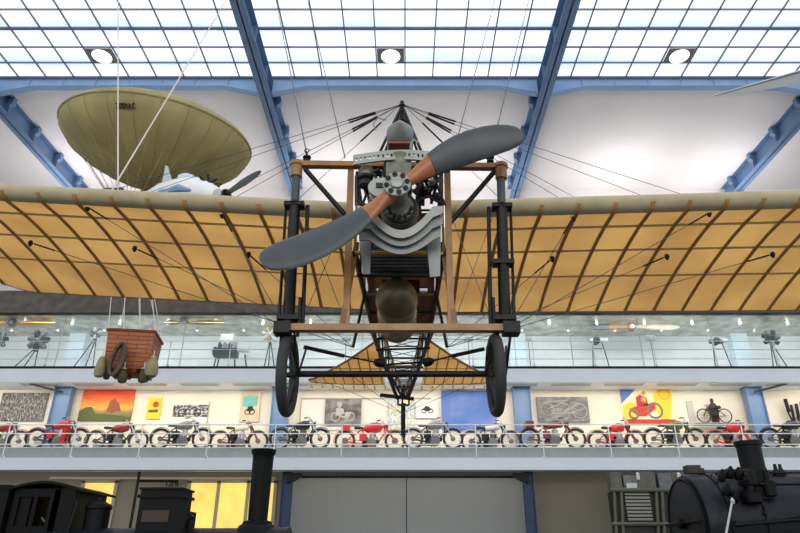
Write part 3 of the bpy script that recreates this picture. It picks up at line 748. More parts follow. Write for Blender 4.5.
# rudder seen edge-on, skid and bar
ru = MB().box2(P(401, 403, 10.9)+Vector((0, .0, 0)), P(405.5, 430, 10.9)+Vector((0, .55, 0))).build('rudder', BLACKM, plane)
MB().bar(P(380, 395, 10.3), P(414, 399, 10.3), .06, .05).build('skid_bar', BLACKM, plane)
for a, b in (((398, 397), (409, 397)), ((409, 397), (409, 405)), ((409, 405), (398, 405)), ((398, 405), (398, 397))):
    MB().bar(P(*a, 10.4), P(*b, 10.4), .03).build('skid_frame', BLACKM, plane)
for a, b in (((372, 331), (397, 398)), ((432, 331), (408, 398)), ((380, 365), (425, 362)), ((376, 350), (430, 348))):
    MB().tube(P(*a, 6.9), P(*b, 10.3 if b[1] > 380 else 6.9), .03 if b[1] > 380 else .012).build('tail_strut', BLACKM, plane)
# ---- bracing wires
LB = P(287, 330, 4.42); RB = P(507, 330, 4.42)
def wire(a, b, r=.0035, tb=None, name='bracing_cable'):
    o = MB().tube(a, b, r, n=5).build(name, WIRE, plane)
    if tb is not None:
        v = (b-a); L = v.length; v.normalize()
        MB().tube(a+v*tb, a+v*min(L*.5, tb+.28), .009, n=6).build('turnbuckle', BLACKM, o)
    return o
def under(ptf, px, py, s):
    """point under the wing whose picture position is about px,py, at chord fraction s"""
    x = 1.0; d = 5.0+2.1*s
    X = abs(P(px, py, d).x-XP); return ptf(X, s, -.07)
con = [(ptl, 88, 207, .1, LB), (ptl, 223, 210, .1, LB), (ptl, 28, 252, .45, None), (ptl, 133, 257, .45, None), (ptl, 248, 261, .45, None),
       (ptr, 573, 212, .1, RB), (ptr, 708, 209, .1, RB), (ptr, 553, 265, .45, None), (ptr, 668, 262, .45, None), (ptr, 775, 263, .45, None)]
for f, px, py, s, tgt in con:
    q = under(f, px, py, s); 
    MB().lathe(q+Vector((0, 0, -.01)), (0, 0, -1), [(.02, -.03), (.026, 0), (.012, .03), (0, .035)], 8).build('wing_fitting', BLACKM, plane)
    side = -1 if px < 400 else 1
    e = tgt if tgt is not None else A(XP+side*.42, 1.72, 5.4)
    wire(q, e, tb=.05)
    # cables above the wing to the pylon
    top = q+Vector((0, 0, .12)); wire(ap+Vector((side*.02, 0, 0)), top, .003, tb=.25)
for side in (-1, 1):
    b = A(XP+side*.42, 1.72, 5.4)
    MB().tube(b, fp(LO, side, 5.4), .014).build('cable_post', BLACKM, plane)
    B0 = LB if side < 0 else RB
    wire(B0+Vector((0, 0, .0)), A(XP+side*.3, 2.2, 6.3), .004)
    wire(P(300 if side < 0 else 494, 340, 4.5), fp(LO, side, 6.8), .003)
    wire(B0+Vector((-side*.1, 0, .05)), P(351 if side < 0 else 447, 205, 4.44), .003)
    wire(P(345 if side < 0 else 455, 320, 4.42), P(300 if side < 0 else 497, 205, 4.42), .003)
    for x, d in ((1.2, 9.9), (.8, 9.4)): wire(A(XP+side*x, 2.57, d), A(XP, 2.1, 10.0), .004)
MB().tube(A(XP, 2.08, 10.0), A(XP+.01, 2.5, 10.0), .015).build('tail_post', BLACKM, plane)
# ---- cables that hold it up
for lab, a, b, d in (('front left', (267, -45), (306.5, 153), 4.4), ('rear left', (297, -45), (345, 158), 5.0), ('rear right', (507, -45), (452, 158), 5.0), ('front right', (540, -45), (490.5, 154), 4.4)):
    tpt = P(*a, 11.8); k = (GZ-CAMZ)/(tpt.z-CAMZ); tpt = P(*a, 11.8*k)
    tag(MB().tube(tpt, P(*b, d), .006, n=5).build('suspension_cable', WIRE), 'thin %s suspension cable holding the monoplane under the glass roof' % lab, 'cable')
# ================================================================== balloon and basket
BALM = mat('aged_balloon_cloth', (176, 166, 114), .7, var=.16, scale=1.3, trans=.2)
GORE = mat('gore_seam', (150, 140, 92), .7, var=.1)
bc = P(159, 140, 11.5); Rb = 2.0
bal = thing('gas_balloon', 'large tan lower half of a gas balloon with gore seams under the roof at left', 'balloon', bc)
TILT = Matrix.Rotation(math.radians(9), 3, 'X') @ Matrix.Rotation(math.radians(3.2), 3, 'Y')
prof = [(1.0, .0), (.985, -.13), (.94, -.28), (.86, -.45), (.74, -.62), (.58, -.8), (.4, -.95), (.24, -1.06), (.12, -1.12), (.07, -1.15)]
def bp(r, z, an): return bc + TILT @ Vector((math.cos(an)*r*Rb, math.sin(an)*r*Rb, z))
NB = 48
mb = MB().grid([[bp(r, z, 2*PI*j/NB) for j in range(NB)] for r, z in prof], True)
env = mb.build('envelope', BALM, bal)
MB().grid([[bp(r, z, 2*PI*j/NB) for j in range(NB)] for r, z in [(1, 0), (.97, .12), (.85, .28), (.6, .42), (.3, .5), (.01, .52)]], True).build('upper_envelope', BALM, bal)
for j in range(24):
    an = 2*PI*(j+.5)/24; MB().path([bp(r, z-.004, an) for r, z in prof], .011, 5).build('gore_seam', GORE, env)
MB().path([bp(1.0, 0, 2*PI*j/60) for j in range(61)], .025, 6).build('rim_rope', GORE, bal)
MB().lathe(bp(0, -1.0, 0), (0, 0, -1), [(.16, 0), (.17, .05), (.17, .28), (.15, .3)], 16).build('neck', mat('dark_neck_cloth', (96, 76, 44), .7), bal)
# lettering on the envelope
lt = [('Z', 116.5), ('O', 119.6), ('D', 123.2), ('I', 127.0), ('A', 128.8), ('C', 132.3)]
LETM = mat('faded_black_lettering', (50, 46, 36), .7)
mt = MB()
def letter(ch, loc, size, m, parent, xdir, zdir, ex=.004, xs_=.55):
    cu = bpy.data.curves.new('letter', 'FONT'); cu.body = ch; cu.size = size; cu.extrude = ex; cu.offset = .006
    o = bpy.data.objects.new('tmp', cu); COL.objects.link(o)
    me = bpy.data.meshes.new_from_object(o.evaluated_get(bpy.context.evaluated_depsgraph_get())); bpy.data.objects.remove(o)
    lo = bpy.data.objects.new('letter', me); COL.objects.link(lo); me.materials.append(m)
    n = xdir.cross(zdir).normalized(); z = n.cross(xdir).normalized()
    M_ = Matrix((xdir, z, n)).transposed()
    lo.parent = parent; lo.matrix_local = Matrix.Translation(Vector(loc)-WORLD_LOC.get(parent.name, Vector())) @ M_.to_4x4() @ Matrix.Diagonal((xs_, 1, 1, 1))
    return lo
# find the envelope point seen at a pixel by stepping along the sight line
def on_env(px, py):
    o = Vector((0, 0, CAMZ)); v = (P(px, py, 1)-o); inv = TILT.inverted()
    d = 8.5
    while d < 14:
        q = inv @ (o+v*d-bc); rr = math.hypot(q.x, q.y)/Rb
        if rr < 1:
            for i in range(len(prof)-1):
                if prof[i+1][0] <= rr <= prof[i][0]:
                    k = (rr-prof[i][0])/(prof[i+1][0]-prof[i][0]); zz = prof[i][1]+(prof[i+1][1]-prof[i][1])*k
                    if q.z >= zz: return o+v*(d-.03)
        d += .01
    return None
for ch, px in lt:
    a = on_env(px, 108.5); b = on_env(px+2, 108.5-.1); c = on_env(px, 104)
    if a and b and c: letter(ch, a, .15, LETM, bal, (b-a).normalized(), (c-a).normalized(), .008)
# basket
bk0 = P(126, 348, 11.1)
bk = thing('balloon_basket', 'brown woven wicker balloon basket hung with sandbags, left of the undercarriage', 'basket', bk0)
def wicker():
    m = bpy.data.materials.new('woven_wicker'); m.use_nodes = True; nt = m.node_tree; n = nt.nodes; l = nt.links
    b = n['Principled BSDF']; b.inputs['Roughness'].default_value = .6
    tc = n.new('ShaderNodeTexCoord'); mp = n.new('ShaderNodeMapping'); mp.inputs['Rotation'].default_value = (PI/2, 0, 0)
    sx = n.new('ShaderNodeSeparateXYZ'); cx = n.new('ShaderNodeCombineXYZ'); ad = n.new('ShaderNodeMath'); ad.operation = 'ADD'
    l.new(tc.outputs['Object'], sx.inputs[0]); l.new(sx.outputs[0], ad.inputs[0]); l.new(sx.outputs[1], ad.inputs[1]); l.new(ad.outputs[0], cx.inputs[0]); l.new(sx.outputs[2], cx.inputs[1])
    br = n.new('ShaderNodeTexBrick'); br.inputs['Scale'].default_value = 1; br.inputs['Brick Width'].default_value = .42; br.inputs['Row Height'].default_value = .08
    br.inputs['Mortar Size'].default_value = .007; br.inputs['Color1'].default_value = rgb(178, 104, 56); br.inputs['Color2'].default_value = rgb(150, 82, 44); br.inputs['Mortar'].default_value = rgb(98, 52, 30)
    l.new(cx.outputs[0], br.inputs['Vector']); l.new(br.outputs['Color'], b.inputs['Base Color'])
    bp_ = n.new('ShaderNodeBump'); bp_.inputs['Strength'].default_value = .5; bp_.inputs['Distance'].default_value = .02; bp_.invert = True; l.new(br.outputs['Fac'], bp_.inputs['Height']); l.new(bp_.outputs[0], b.inputs['Normal'])
    return m
WK = wicker(); WRIM = mat('dark_wicker_rim', (128, 58, 36), .55, var=.2, scale=10)
fw = (P(150, 332, 11.1).x-P(107, 332, 11.1).x)
zt = P(128, 330.5, 11.1).z; zb = P(126, 367, 11.1).z; xl = P(107, 330, 11.1).x; xr = P(150.5, 330, 11.1).x
# tapered box turned slightly so its right side shows
rot = Matrix.Rotation(math.radians(9), 3, 'Z'); cc = Vector(((xl+xr)/2, 11.1+.36, 0)); hw = (xr-xl)/2
def bcn(u, v, z, k=1.0): return Vector((cc.x, cc.y, 0))+rot @ Vector((u*hw*k, v*.36*k, 0))+Vector((0, 0, z))
mb = MB(); rings = []
for z, k in ((zb, .9), (zb+.02, .93), (zt, 1.02)): rings.append([bcn(u, v, z, k) for u, v in ((-1, -1), (0, -1), (1, -1), (1, 0), (1, 1), (0, 1), (-1, 1), (-1, 0))])
mb.grid(rings, True); mb.f.append([0, 7, 6, 5, 4, 3, 2, 1]); mb.mi.append(0)
mb.grid([[bcn(u, v, z, k) for u, v in ((-1, -1), (0, -1), (1, -1), (1, 0), (1, 1), (0, 1), (-1, 1), (-1, 0))] for z, k in ((zt, .96), (zb+.06, .86))], True)
mb.build('wicker_body', WK, bk, smooth=False)
MB().path([bcn(u, v, zt, 1.03) for u, v in ((-1, -1), (0, -1), (1, -1), (1, 0), (1, 1), (0, 1), (-1, 1), (-1, 0), (-1, -1))], .03, 7).build('rim', WRIM, bk)
for u in (-.8, -.2, .45, .85): MB().bar(bcn(u, -1, zb-.03, .9), bcn(u, 1, zb-.03, .9), .07, .06).build('runner', WRIM, bk)
MB().box(bcn(0, 0, zb-.005, 1), (hw*1.7, .72, .03), rot).build('floor_board', WRIM, bk)
BAGL = mat('pale_canvas_bag', (150, 144, 106), .85, var=.12, scale=9, bump=.3); BAGD = mat('dark_canvas_bag', (74, 68, 48), .85, var=.15, scale=9)
bagdef = [(100.5, 366, .11, 1, BAGL, -.05), (107.5, 371, .075, .75, BAGD, .1), (152, 366, .15, 1, BAGL, .1), (146, 374, .085, .75, BAGD, .25), (123, 375, .1, .7, BAGD, -.05), (143, 375, .09, .7, BAGD, .05)]
SBG = 'sandbags hanging from the balloon basket'
BL = ['pale canvas sandbag hanging at the left corner of the wicker basket', 'small dark sandbag just right of the left corner bag of the basket', 'largest pale canvas sandbag hanging on the right side of the wicker basket', 'small dark sandbag half behind the large pale right-hand bag', 'dark sandbag hanging under the middle of the basket front', 'dark sandbag hanging under the right end of the basket front']
for i, (px, py, r, k, m, dy) in enumerate(bagdef):
    r *= .8
    c = P(px, py, 11.05+dy)
    t = thing('sandbag', BL[i], 'sandbag', c, SBG)
    MB().lathe(c+Vector((0, 0, .19*k)), (0, 0, -1), [(.02, 0), (.035, .02), (.05*k, .05), (r*.8, .12*k), (r, .22*k), (r*1.02, .32*k), (r*.8, .38*k), (r*.3, .4*k), (0, .4*k)], 16).build('sack', m, t)
    MB().torus(c+Vector((0, 0, .165*k)), (0, 0, 1), .04, .01, 12, 5).tube(c+Vector((0, 0, .17*k)), c+Vector((0, 0, .17*k+.12)), .01).build('tie_rope', WIREL, t)
# coiled rope loop at the front
ro = MB(); RC = P(119, 360, 10.98)
for k in range(4):
    for q in (0,):
        pts = [RC+Vector((math.cos(t)*(.075+.012*k)+.02*k-.05+.04*math.sin(t), -.03*k, math.sin(t)*(.27+.008*k))) for t in [2*PI*i/26 for i in range(27)]]
        ro.path(pts, .03, 6)
tag(ro.build('trail_rope', mat('grey_brown_rope', (92, 80, 66), .85, var=.2, scale=20, bump=.4)), 'coiled grey trail rope hanging on the front of the wicker basket', 'rope')
# suspension cords from the rim up to the balloon hoop
for i, (u, v) in enumerate(((-1, -1), (-.35, -1), (.35, -1), (1, -1), (1, 0), (1, 1), (0, 1), (-1, 1))):
    a = bcn(u, v, zt, 1.02); b = bc+Vector((-.35+.11*(i % 4)+.1*(u), -.1+.12*v, -1.75))
    MB().tube(a, b, .008, n=5).build('suspension_cord', WIREL, bk)
MB().torus(bc+Vector((-.2, -.1, -1.75)), (0, 0, 1), .42, .025, 24, 6).build('load_hoop', WRIM, bk)
# net cords at the left edge of the balloon
for j in range(16):
    an = PI*.62+j*PI*.09; a = bp(1.0, 0, an); MB().tube(a, bc+Vector((-.2+.4*math.cos(an), -.1+.4*math.sin(an), -1.75)), .006, n=4).build('net_cord', GORE, bal)
# ropes to the roof
for (a, b, d, lab) in (((118, -25), (118, 200), 11.0, 'pale vertical rope in front of the tan balloon'), ((238, -19), (112, 190), 11.0, 'pale slanting rope in front of the tan balloon'), ):
    p1 = P(*b, 7.6); p0 = P(*a, 12.0); p0 = P(*a, 12.0*(GZ-CAMZ)/(p0.z-CAMZ))
    tag(MB().tube(p1, p0, .012, n=5).build('hanging_rope', WIREL), lab, 'rope')

# ================================================================== little white and blue aeroplane above the left wing
AW = mat('white_aircraft_paint', (232, 234, 236), .3, var=.02); AB = mat('light_blue_aircraft_paint', (112, 150, 186), .35, var=.05)
d = 8.2
lp = thing('light_aeroplane', 'small white and blue aeroplane with dark propeller behind the left wing', 'aircraft', P(190, 195, d))
cl = [(P(136, 204, d+1.2), .08), (P(150, 199, d+.8), .16), (P(165, 195, d+.5), .24), (P(180, 193, d+.2), .27), (P(196, 192, d), .27), (P(208, 194, d-.15), .22), (P(218, 196, d-.25), .13)]
mb = MB().path([c for c, r in cl], [r*.85 for c, r in cl], 20); body = mb.build('fuselage', AW, lp)
mb = MB()
for q in range(2):
    mb.path([P(148+q*9, 197-q*2, d+.55), P(163+q*9, 192.5-q*1.5, d+.2), P(180+q*9, 188.5, d-.1), P(190+q*9, 190, d-.25)], [.02, .06, .07, .02], 8)
mb.build('blue_flash', AB, lp)
MB().prism([P(162, 182, d+.4), P(165.5, 165, d+.4), P(170, 180, d+.4)], (.02, .06, .01)).build('fin', mat('pale_grey_fin', (182, 184, 190), .4), lp)
MB().lathe(P(186, 181, d+.1), (1, 0, -.05), [(0, -.16), (.1, -.1), (.13, 0), (.1, .11), (0, .16)], 18).build('canopy', mat('canopy_glass', (190, 205, 215), .1, spec=.8), lp)
MB().bar(P(150, 199, 10.0), P(214, 200, 10.0), .5, .04).build('wing', AW, lp)
e0 = P(209, 184, d-.2)
eg = MB().lathe(e0, (.5, -.85, 0), [(.03, -.06), (.06, 0), (.03, .07), (0, .09)], 14).build('radial_engine', BLACKM, lp)
for k in range(7):
    an = 2*PI*k/7; v = (Vector((.85, .5, 0))*math.cos(an)+Vector((0, 0, 1))*math.sin(an)); MB().tube(e0, e0+v*.16, .024, .02).build('cylinder', BLACKM, eg)
MB().tube(e0, P(221, 184, d-.3), .012).build('exhaust', BLACKM, lp)
h = P(226, 194, d-.4); tip = P(261, 171, d-.4)
ax = (tip-h); L = ax.length; ax.normalize(); wd = Vector((0, -1, 0)).cross(ax)
pr2 = MB().lathe(h, (0, -1, 0), [(.05, -.2), (.07, -.05), (.06, .05), (0, .12)], 14).build('propeller', BLACKM, lp)
for sg_ in (1, -1):
    rows_ = []
    for t, w, th in ((.03, .03, .03), (.2, .045, .022), (.5, .065, .015), (.8, .055, .01), (.95, .035, .006), (1, .01, .003)):
        c = h+ax*L*t*sg_; rows_.append([c+wd*math.cos(a)*w+Vector((0, -1, 0))*math.sin(a)*th for a in [2*PI*j/12 for j in range(12)]])
    MB().grid(rows_, True).build('blade', mat('dark_blade', (58, 62, 62), .4), pr2)
# blue banner/steel piece behind
struct(MB().box2(P(107, 173, 23.2), P(120, 205, 23.28)), 'trim_70', STEELD)

# ================================================================== white wing top right
gw = thing('glider', 'white tapering glider wing tip entering at the upper right', 'aircraft', P(760, 85, 8.5))
rows_ = []
for t in [i/14 for i in range(15)]:
    le = P(715+t*150, 95-t*43, 8.6-t*.8); chord = .03+.5*(t**.75); th = .012+.05*t
    rows_.append([le+Vector((0, q*chord, z*th - q*.03*chord)) for q, z in ((0, 0), (.04, -.6), (.15, -.9), (.5, -.6), (1, -.05), (1, .05), (.5, .9), (.15, 1.1), (.04, .7))])
mb = MB().grid(rows_, True); mb.f += [list(range(9))[::-1], [14*9+j for j in range(9)]]; mb.mi += [0, 0]; mb.build('wing', mat('white_glider_fabric', (240, 240, 240), .5, var=.02, trans=.5), gw)
MB().path([P(715+t*150, 95-t*43, 8.58-t*.8)+Vector((0, 0, -.012-.02*t)) for t in [i/14 for i in range(15)]], [.008+.022*i/14 for i in range(15)], 6).build('leading_edge_shade', mat('grey_edge_shade', (110, 114, 112), .5), gw)  # grey strip paints in the dark shadow line along the leading edge
# ================================================================== motorcycles
CHR = mat('chromed_metal', (205, 205, 205), .25, .8, var=.04); TYR = mat('black_rubber_tyre', (34, 34, 36), .7, var=.1)
ENGM = mat('grey_engine_casting', (112, 112, 112), .4, .5, var=.15, scale=14); SADL = mat('black_leather', (30, 26, 24), .5)
SADB = mat('brown_leather', (110, 64, 38), .5)
def paint(n, c): return mat(n, c, .3, var=.04)
MRED = paint('red_paint', (196, 34, 38)); MDR = paint('dark_red_paint', (140, 30, 34)); MBK = paint('gloss_black_paint', (24, 24, 26)); MGR = paint('olive_green_paint', (104, 110, 62))
MGY = paint('grey_paint', (128, 130, 130)); MCR = paint('cream_paint', (226, 216, 190)); MBR = paint('brown_paint', (124, 60, 44)); MSV = paint('silver_paint', (190, 192, 192))
MOTO = [0]
def motorcycle(px, label, body, frame, rim, wheel_px=10.5, base_px=41, tank='long', seat=SADL, fender=None, disc=False, head=True, bars='wide', sidecar=False, fairing=None, tall=0, glow=None):
    y = 22.95 if MOTO[0] % 2 else 23.5; MOTO[0] += 1; x = P(px, 440, y).x; s = P(px+10, 440, y).x-P(px, 440, y).x; s /= 10
    R_ = wheel_px*s; wb = base_px*s; r = .045; fender = fender or body
    t = thing('motorcycle', label, 'motorcycle', (x, y, PZ), 'motorcycles on the lower gallery', local=True)
    xr_, xf = -wb/2, wb/2; rc = Vector((xr_, 0, R_)); fc = Vector((xf, 0, R_))
    for c, nm in ((rc, 'rear_wheel'), (fc, 'front_wheel')):
        w = MB().torus(c, (0, 1, 0), R_-r, r, 30, 8).build(nm, TYR, t)
        MB().torus(c, (0, 1, 0), R_-2*r-.005, .016, 28, 6).build('rim', rim, w)
        MB().lathe(c-Vector((0, .06, 0)), (0, 1, 0), [(.03, 0), (.12 if disc else .085, .01), (.12 if disc else .085, .11), (.03, .12)], 14).build('hub', ENGM, w)
        sp = MB()
        for k in range(18):
            an = 2*PI*k/18; e = Vector((math.cos(an), 0, math.sin(an)))*(R_-2*r)
            sp.tube(c+Vector((0, .03 if k % 2 else -.03, 0)), c+e, .0045, n=4, cap=False)
        sp.build('spokes', CHR if rim is not MCR else MCR, w)
    st = Vector((xf-.22*wb-.02, 0, 2*R_+.14)); sb = Vector((xf-.19*wb, 0, 2*R_-.06)); se = Vector((xr_+.33*wb, 0, 2*R_+.03)); bb = Vector((-.02, 0, R_*.62)); dn = Vector((xf-.38*wb, 0, R_*.62))
    fr = MB().path([rc, bb, dn, sb, st], .03, 6).tube(st, se, .028).tube(se, bb, .028).tube(se, rc+Vector((0, .05, 0)), .022)
    fr.build('frame', frame, t)
    fk = MB()
    for q in (-.06, .06): fk.tube(fc+Vector((0, q, 0)), st+Vector((.02, q*.8, .05)), .03)
    fk.tube(st+Vector((.02, -.07, .03)), st+Vector((.02, .07, .03)), .02).build('front_fork', frame if frame is not MBK else CHR, t)
    # tank
    a = se+Vector((.04, 0, .02)); b = st+Vector((-.04, 0, -.02)); L = (b-a).length
    if tank == 'long': prf = [(.03, 0), (.1, .03), (.14, L*.3), (.17, L*.65), (.14, L*.9), (.04, L)]
    elif tank == 'round': prf = [(.05, L*.02), (.15, L*.2), (.2, L*.55), (.17, L*.88), (.04, L*1.02)]
    else: prf = [(.06, L*.02), (.1, L*.06), (.1, L*.94), (.06, L*.98)]
    tk_ = MB().lathe(a, b-a, prf, 14).build('fuel_tank', body, t)
    MB().lathe(a+(b-a)*.7+Vector((0, 0, prf[2][0]-.01)), (0, 0, 1), [(.03, 0), (.03, .03), (0, .035)], 10).build('filler_cap', CHR, tk_)
    # saddle
    sd = MB().lathe(se+Vector((.08, 0, .06+tall)), (-1, 0, .05), [(.02, 0), (.06, .04), (.09, .14), (.12, .26), (.1, .34), (.02, .37)], 14)
    for v in sd.v: v.z = se.z+.06+tall+(v.z-se.z-.06-tall)*.45
    sd.tube(se+Vector((-.08, 0, 0)), se+Vector((-.08, 0, .05+tall)), .02).build('saddle', seat, t)
    # engine
    ec = Vector((xf-.5*wb+.06, 0, R_*.8))
    e = MB().lathe(ec-Vector((0, .1, 0)), (0, 1, 0), [(.12, -.03), (.19, .0), (.19, .2), (.12, .23)], 16).build('engine', ENGM, t)
    cy = MB(); d_ = Vector((.12, 0, 1)).normalized()
    for k in range(6): cy.lathe(ec+d_*(.16+k*.038), d_, [(.07, 0), (.125, .004), (.125, .02), (.07, .024)], 12)
    cy.lathe(ec+d_*.12, d_, [(.07, 0), (.075, .3), (.03, .34)], 12); cy.build('cylinder', CHR if MOTO[0] % 3 else ENGM, e)
    MB().lathe(ec+Vector((-.22, -.07, -.02)), (0, 1, 0), [(.1, 0), (.14, .02), (.14, .14), (.1, .16)], 12).build('gearbox', BLACKM, e)
    MB().path([ec+d_*.33+Vector((.04, .05, 0)), ec+Vector((.2, .08, .2)), ec+Vector((.14, .12, -.12)), Vector((xr_+.3*wb, .12, R_*.5)), Vector((xr_-.1, .13, R_*.62))], [.03, .035, .035, .055, .05], 8).build('exhaust_pipe', CHR, t)
    MB().lathe(ec+Vector((-.17, -.12, .17)), (0, 1, 0), [(.05, 0), (.05, .06), (.03, .08)], 10).build('carburettor', ENGM, e)
    MB().path([rc+Vector((0, -.08, R_*.13)), ec+Vector((-.2, -.09, .07)), ec+Vector((-.2, -.09, -.08)), rc+Vector((0, -.08, -R_*.13))], .014, 5).build('chain_guard', frame, t)
    # fenders
    def fend(c, a0, a1, nm):
        mb = MB(); rows = []
        for i in range(17):
            an = a0+(a1-a0)*i/16; v = Vector((math.cos(an), 0, math.sin(an)))
            rows.append([c+v*(R_+.02)+Vector((0, -.06, 0)), c+v*(R_+.045), c+v*(R_+.02)+Vector((0, .06, 0)), c+v*(R_+.03)])
        mb.grid(rows, True).build(nm, fender, t)
    fend(fc, PI*.2, PI*.98, 'front_fender'); fend(rc, PI*.12, PI*1.05, 'rear_fender')
    # handlebar, lamp
    hb = st+Vector((.02, 0, .1)); w = .3 if bars == 'wide' else .24
    MB().path([hb+Vector((-.22, -w, .06)), hb+Vector((-.1, -w, .08)), hb+Vector((0, -.1, .0)), hb+Vector((0, .1, .0)), hb+Vector((-.1, w, .08)), hb+Vector((-.22, w, .06))], .016, 6).tube(st, hb, .02).build('handlebar', CHR, t)
    for q in (-w, w): MB().tube(hb+Vector((-.26, q, .055)), hb+Vector((-.12, q, .078)), .022).build('grip', MBK, t)
    if head:
        hl = MB().lathe(st+Vector((.06, 0, .0)), (1, 0, 0), [(.02, -.04), (.06, -.01), (.085, .06), (.085, .1), (.0, .11)], 14).build('headlamp', MBK if frame is not CHR else CHR, t)
        MB().lathe(st+Vector((.155, 0, 0)), (1, 0, 0), [(.078, 0), (.078, .008), (.0, .02)], 14).build('lens', MSV, hl)
    MB().box((xr_+.36*wb, -.02, R_*1.35), (.26, .2, .24)).build('tool_box', body if fairing else ENGD, t)
    MB().lathe(ec+Vector((.2, -.06, .05)), (0, 1, 0), [(.05, 0), (.075, .02), (.075, .1), (.05, .12)], 12).build('dynamo', BLACKM, t)
    MB().tube(bb+Vector((0, -.1, 0)), Vector((-.1, -.16, .02)), .018).build('stand', frame, t)
    if fairing == 'horizontal': MB().box((-.02, -.11, R_*1.25), (.42, .03, .2)).box((.02, -.11, R_*.95), (.3, .03, .1)).build('tool_panel', body, t)
    if fairing == 'windshield': MB().prism([st+Vector((.1, -.16, .05)), st+Vector((.1, .16, .05)), st+Vector((-.02, .12, .35)), st+Vector((-.02, -.12, .35))], (.012, 0, 0)).build('windshield', MCR, t)
    if fairing == 'box': MB().box((xr_+.02, 0, 2*R_+.12), (.3, .3, .22)).build('luggage_box', body, t)
    if fairing == 'leg': MB().prism([(xf-.42*wb, -.2, R_*.6), (xf-.32*wb, -.2, R_*.6), (xf-.24*wb, -.2, 2*R_), (xf-.32*wb, -.2, 2*R_)], (0, .4, 0)).build('leg_shield', body, t)
    return t
MC = [
 (1, 'dark motorcycle with a red rear mudguard cut off by the left picture edge', MDR, MBK, CHR, dict(base_px=36)),
 (57, 'red and black motorcycle standing in front of the left blue pillar, high handlebar', MRED, MBK, CHR, dict(base_px=43, fairing='leg')),
 (117, 'dark red motorcycle standing below the orange sunset poster', MDR, MBK, CHR, dict(base_px=43)),
 (181, 'black and grey motorcycle with large white-rimmed wheels beside the yellow poster', MGY, MBK, MCR, dict(base_px=42)),
 (239, 'light spindly old motorcycle with brown wheels below the framed cream poster', MCR, MBR, MCR, dict(base_px=38, tank='flat', seat=SADB, head=False)),
 (300, 'black motorcycle half behind the left undercarriage wheel, below the pale display panel', MBK, MBK, CHR, dict(base_px=40)),
 (370, 'long red motorcycle with cream disc-like wheels under the grey portrait photograph', MRED, MRED, MCR, dict(base_px=50, tank='round', disc=True, fairing='box')),
 (433, 'dark grey motorcycle directly below the white picture with a small dark motorcycle', MGY, MBK, CHR, dict(base_px=40)),
 (491, 'silver and black motorcycle below the blue picture board', MSV, MBK, CHR, dict(base_px=40, tank='flat')),
 (553, 'old brown-red motorcycle with cream rims and a red rear box under the grey relief', MBR, MBR, MCR, dict(base_px=46, seat=SADB, fairing='box', tank='flat')),
 (617, 'red motorcycle with white wheel rims left of the big yellow poster', MRED, MDR, CHR, dict(base_px=38, fairing='windshield')),
 (675, 'olive green motorcycle with long tank below the big yellow poster', MGR, MGR, MCR, dict(base_px=42)),
 (733, 'bright red motorcycle with big rounded tank left of the right blue pillar', MRED, MRED, CHR, dict(base_px=34, tank='round')),
 (792, 'black motorcycle at the right picture edge, right of the blue pillar', MBK, MBK, CHR, dict(base_px=42)),
]
for px, lab, b, f, rm, kw in MC: motorcycle(px, lab, b, f, rm, **kw)

# bicycle on a shelf, with coat-like dark figure
bx = P(716, 424, 24.35); 
tag(MB().box2(P(697, 423.2, 24.1), P(738, 425, 24.6)).build('wall_shelf', GREYP), 'narrow grey wall shelf carrying the old motor bicycle', 'shelf')
bi = thing('motor_bicycle', 'old dark motor bicycle displayed high on the wall above the red motorcycle', 'bicycle', P(716, 424, 24.3))
sc_ = (P(726, 410, 24.3).x-P(716, 410, 24.3).x)/10; B0 = P(716, 423, 24.22)
def bq(x, z, y=0): return B0+Vector((x*sc_, y, z*sc_))
for x in (-10.5, 10.5):
    w = MB().torus(bq(x, 7.2), (0, 1, 0), 6.6*sc_, .022, 26, 6).build('wheel', MBK, bi)
    sp = MB()
    for k in range(12): an = 2*PI*k/12; sp.tube(bq(x, 7.2), bq(x+6.4*math.cos(an), 7.2+6.4*math.sin(an)), .005, n=4, cap=False)
    sp.build('spokes', MGY, w)
MB().path([bq(-10.5, 7.2), bq(-6, 15), bq(4, 14), bq(0, 5), bq(-6.5, 13)], .018, 6).path([bq(4, 14), bq(10.5, 7.2), bq(0, 5)], .014, 6).path([bq(-6, 15), bq(-5.4, 17.5), bq(-8, 18)], .014, 6).build('frame', MBK, bi)
MB().tube(bq(-5.4, 17.5, -.2), bq(-5.4, 17.5, .2), .015).build('handlebar', CHR, bi)
MB().lathe(bq(1, 8, -.06), (0, 1, 0), [(.05, 0), (.13, .02), (.13, .1), (.05, .12)], 14).box(bq(1, 11.5), (.28, .09, .16)).build('engine', BLACKM, bi)
MB().lathe(bq(5, 15.5), (-1, 0, 0), [(.02, -.12), (.07, -.08), (.05, .1), (0, .14)], 10).build('saddle', SADL, bi)
st_ = thing('dark_statue', 'small dark grey standing figure-shaped object behind the motor bicycle', 'figure', P(716.5, 424, 24.52))
F0 = P(716.5, 424, 24.5)
MB().lathe(F0, (0, 0, 1), [(.12, 0), (.14, .15), (.11, .4), (.15, .52), (.16, .68), (.1, .78), (.045, .82), (.05, .84), (.068, .9), (.055, .97), (0, 1.0)], 16).build('body', mat('weathered_dark_cloth', (74, 66, 58), .8), st_)
MB().path([F0+Vector((-.13, 0, .68)), F0+Vector((-.24, -.05, .52)), F0+Vector((-.3, -.1, .5))], [.05, .04, .03], 8).build('sleeve', mat('weathered_dark_cloth_2', (74, 66, 58), .8), st_)

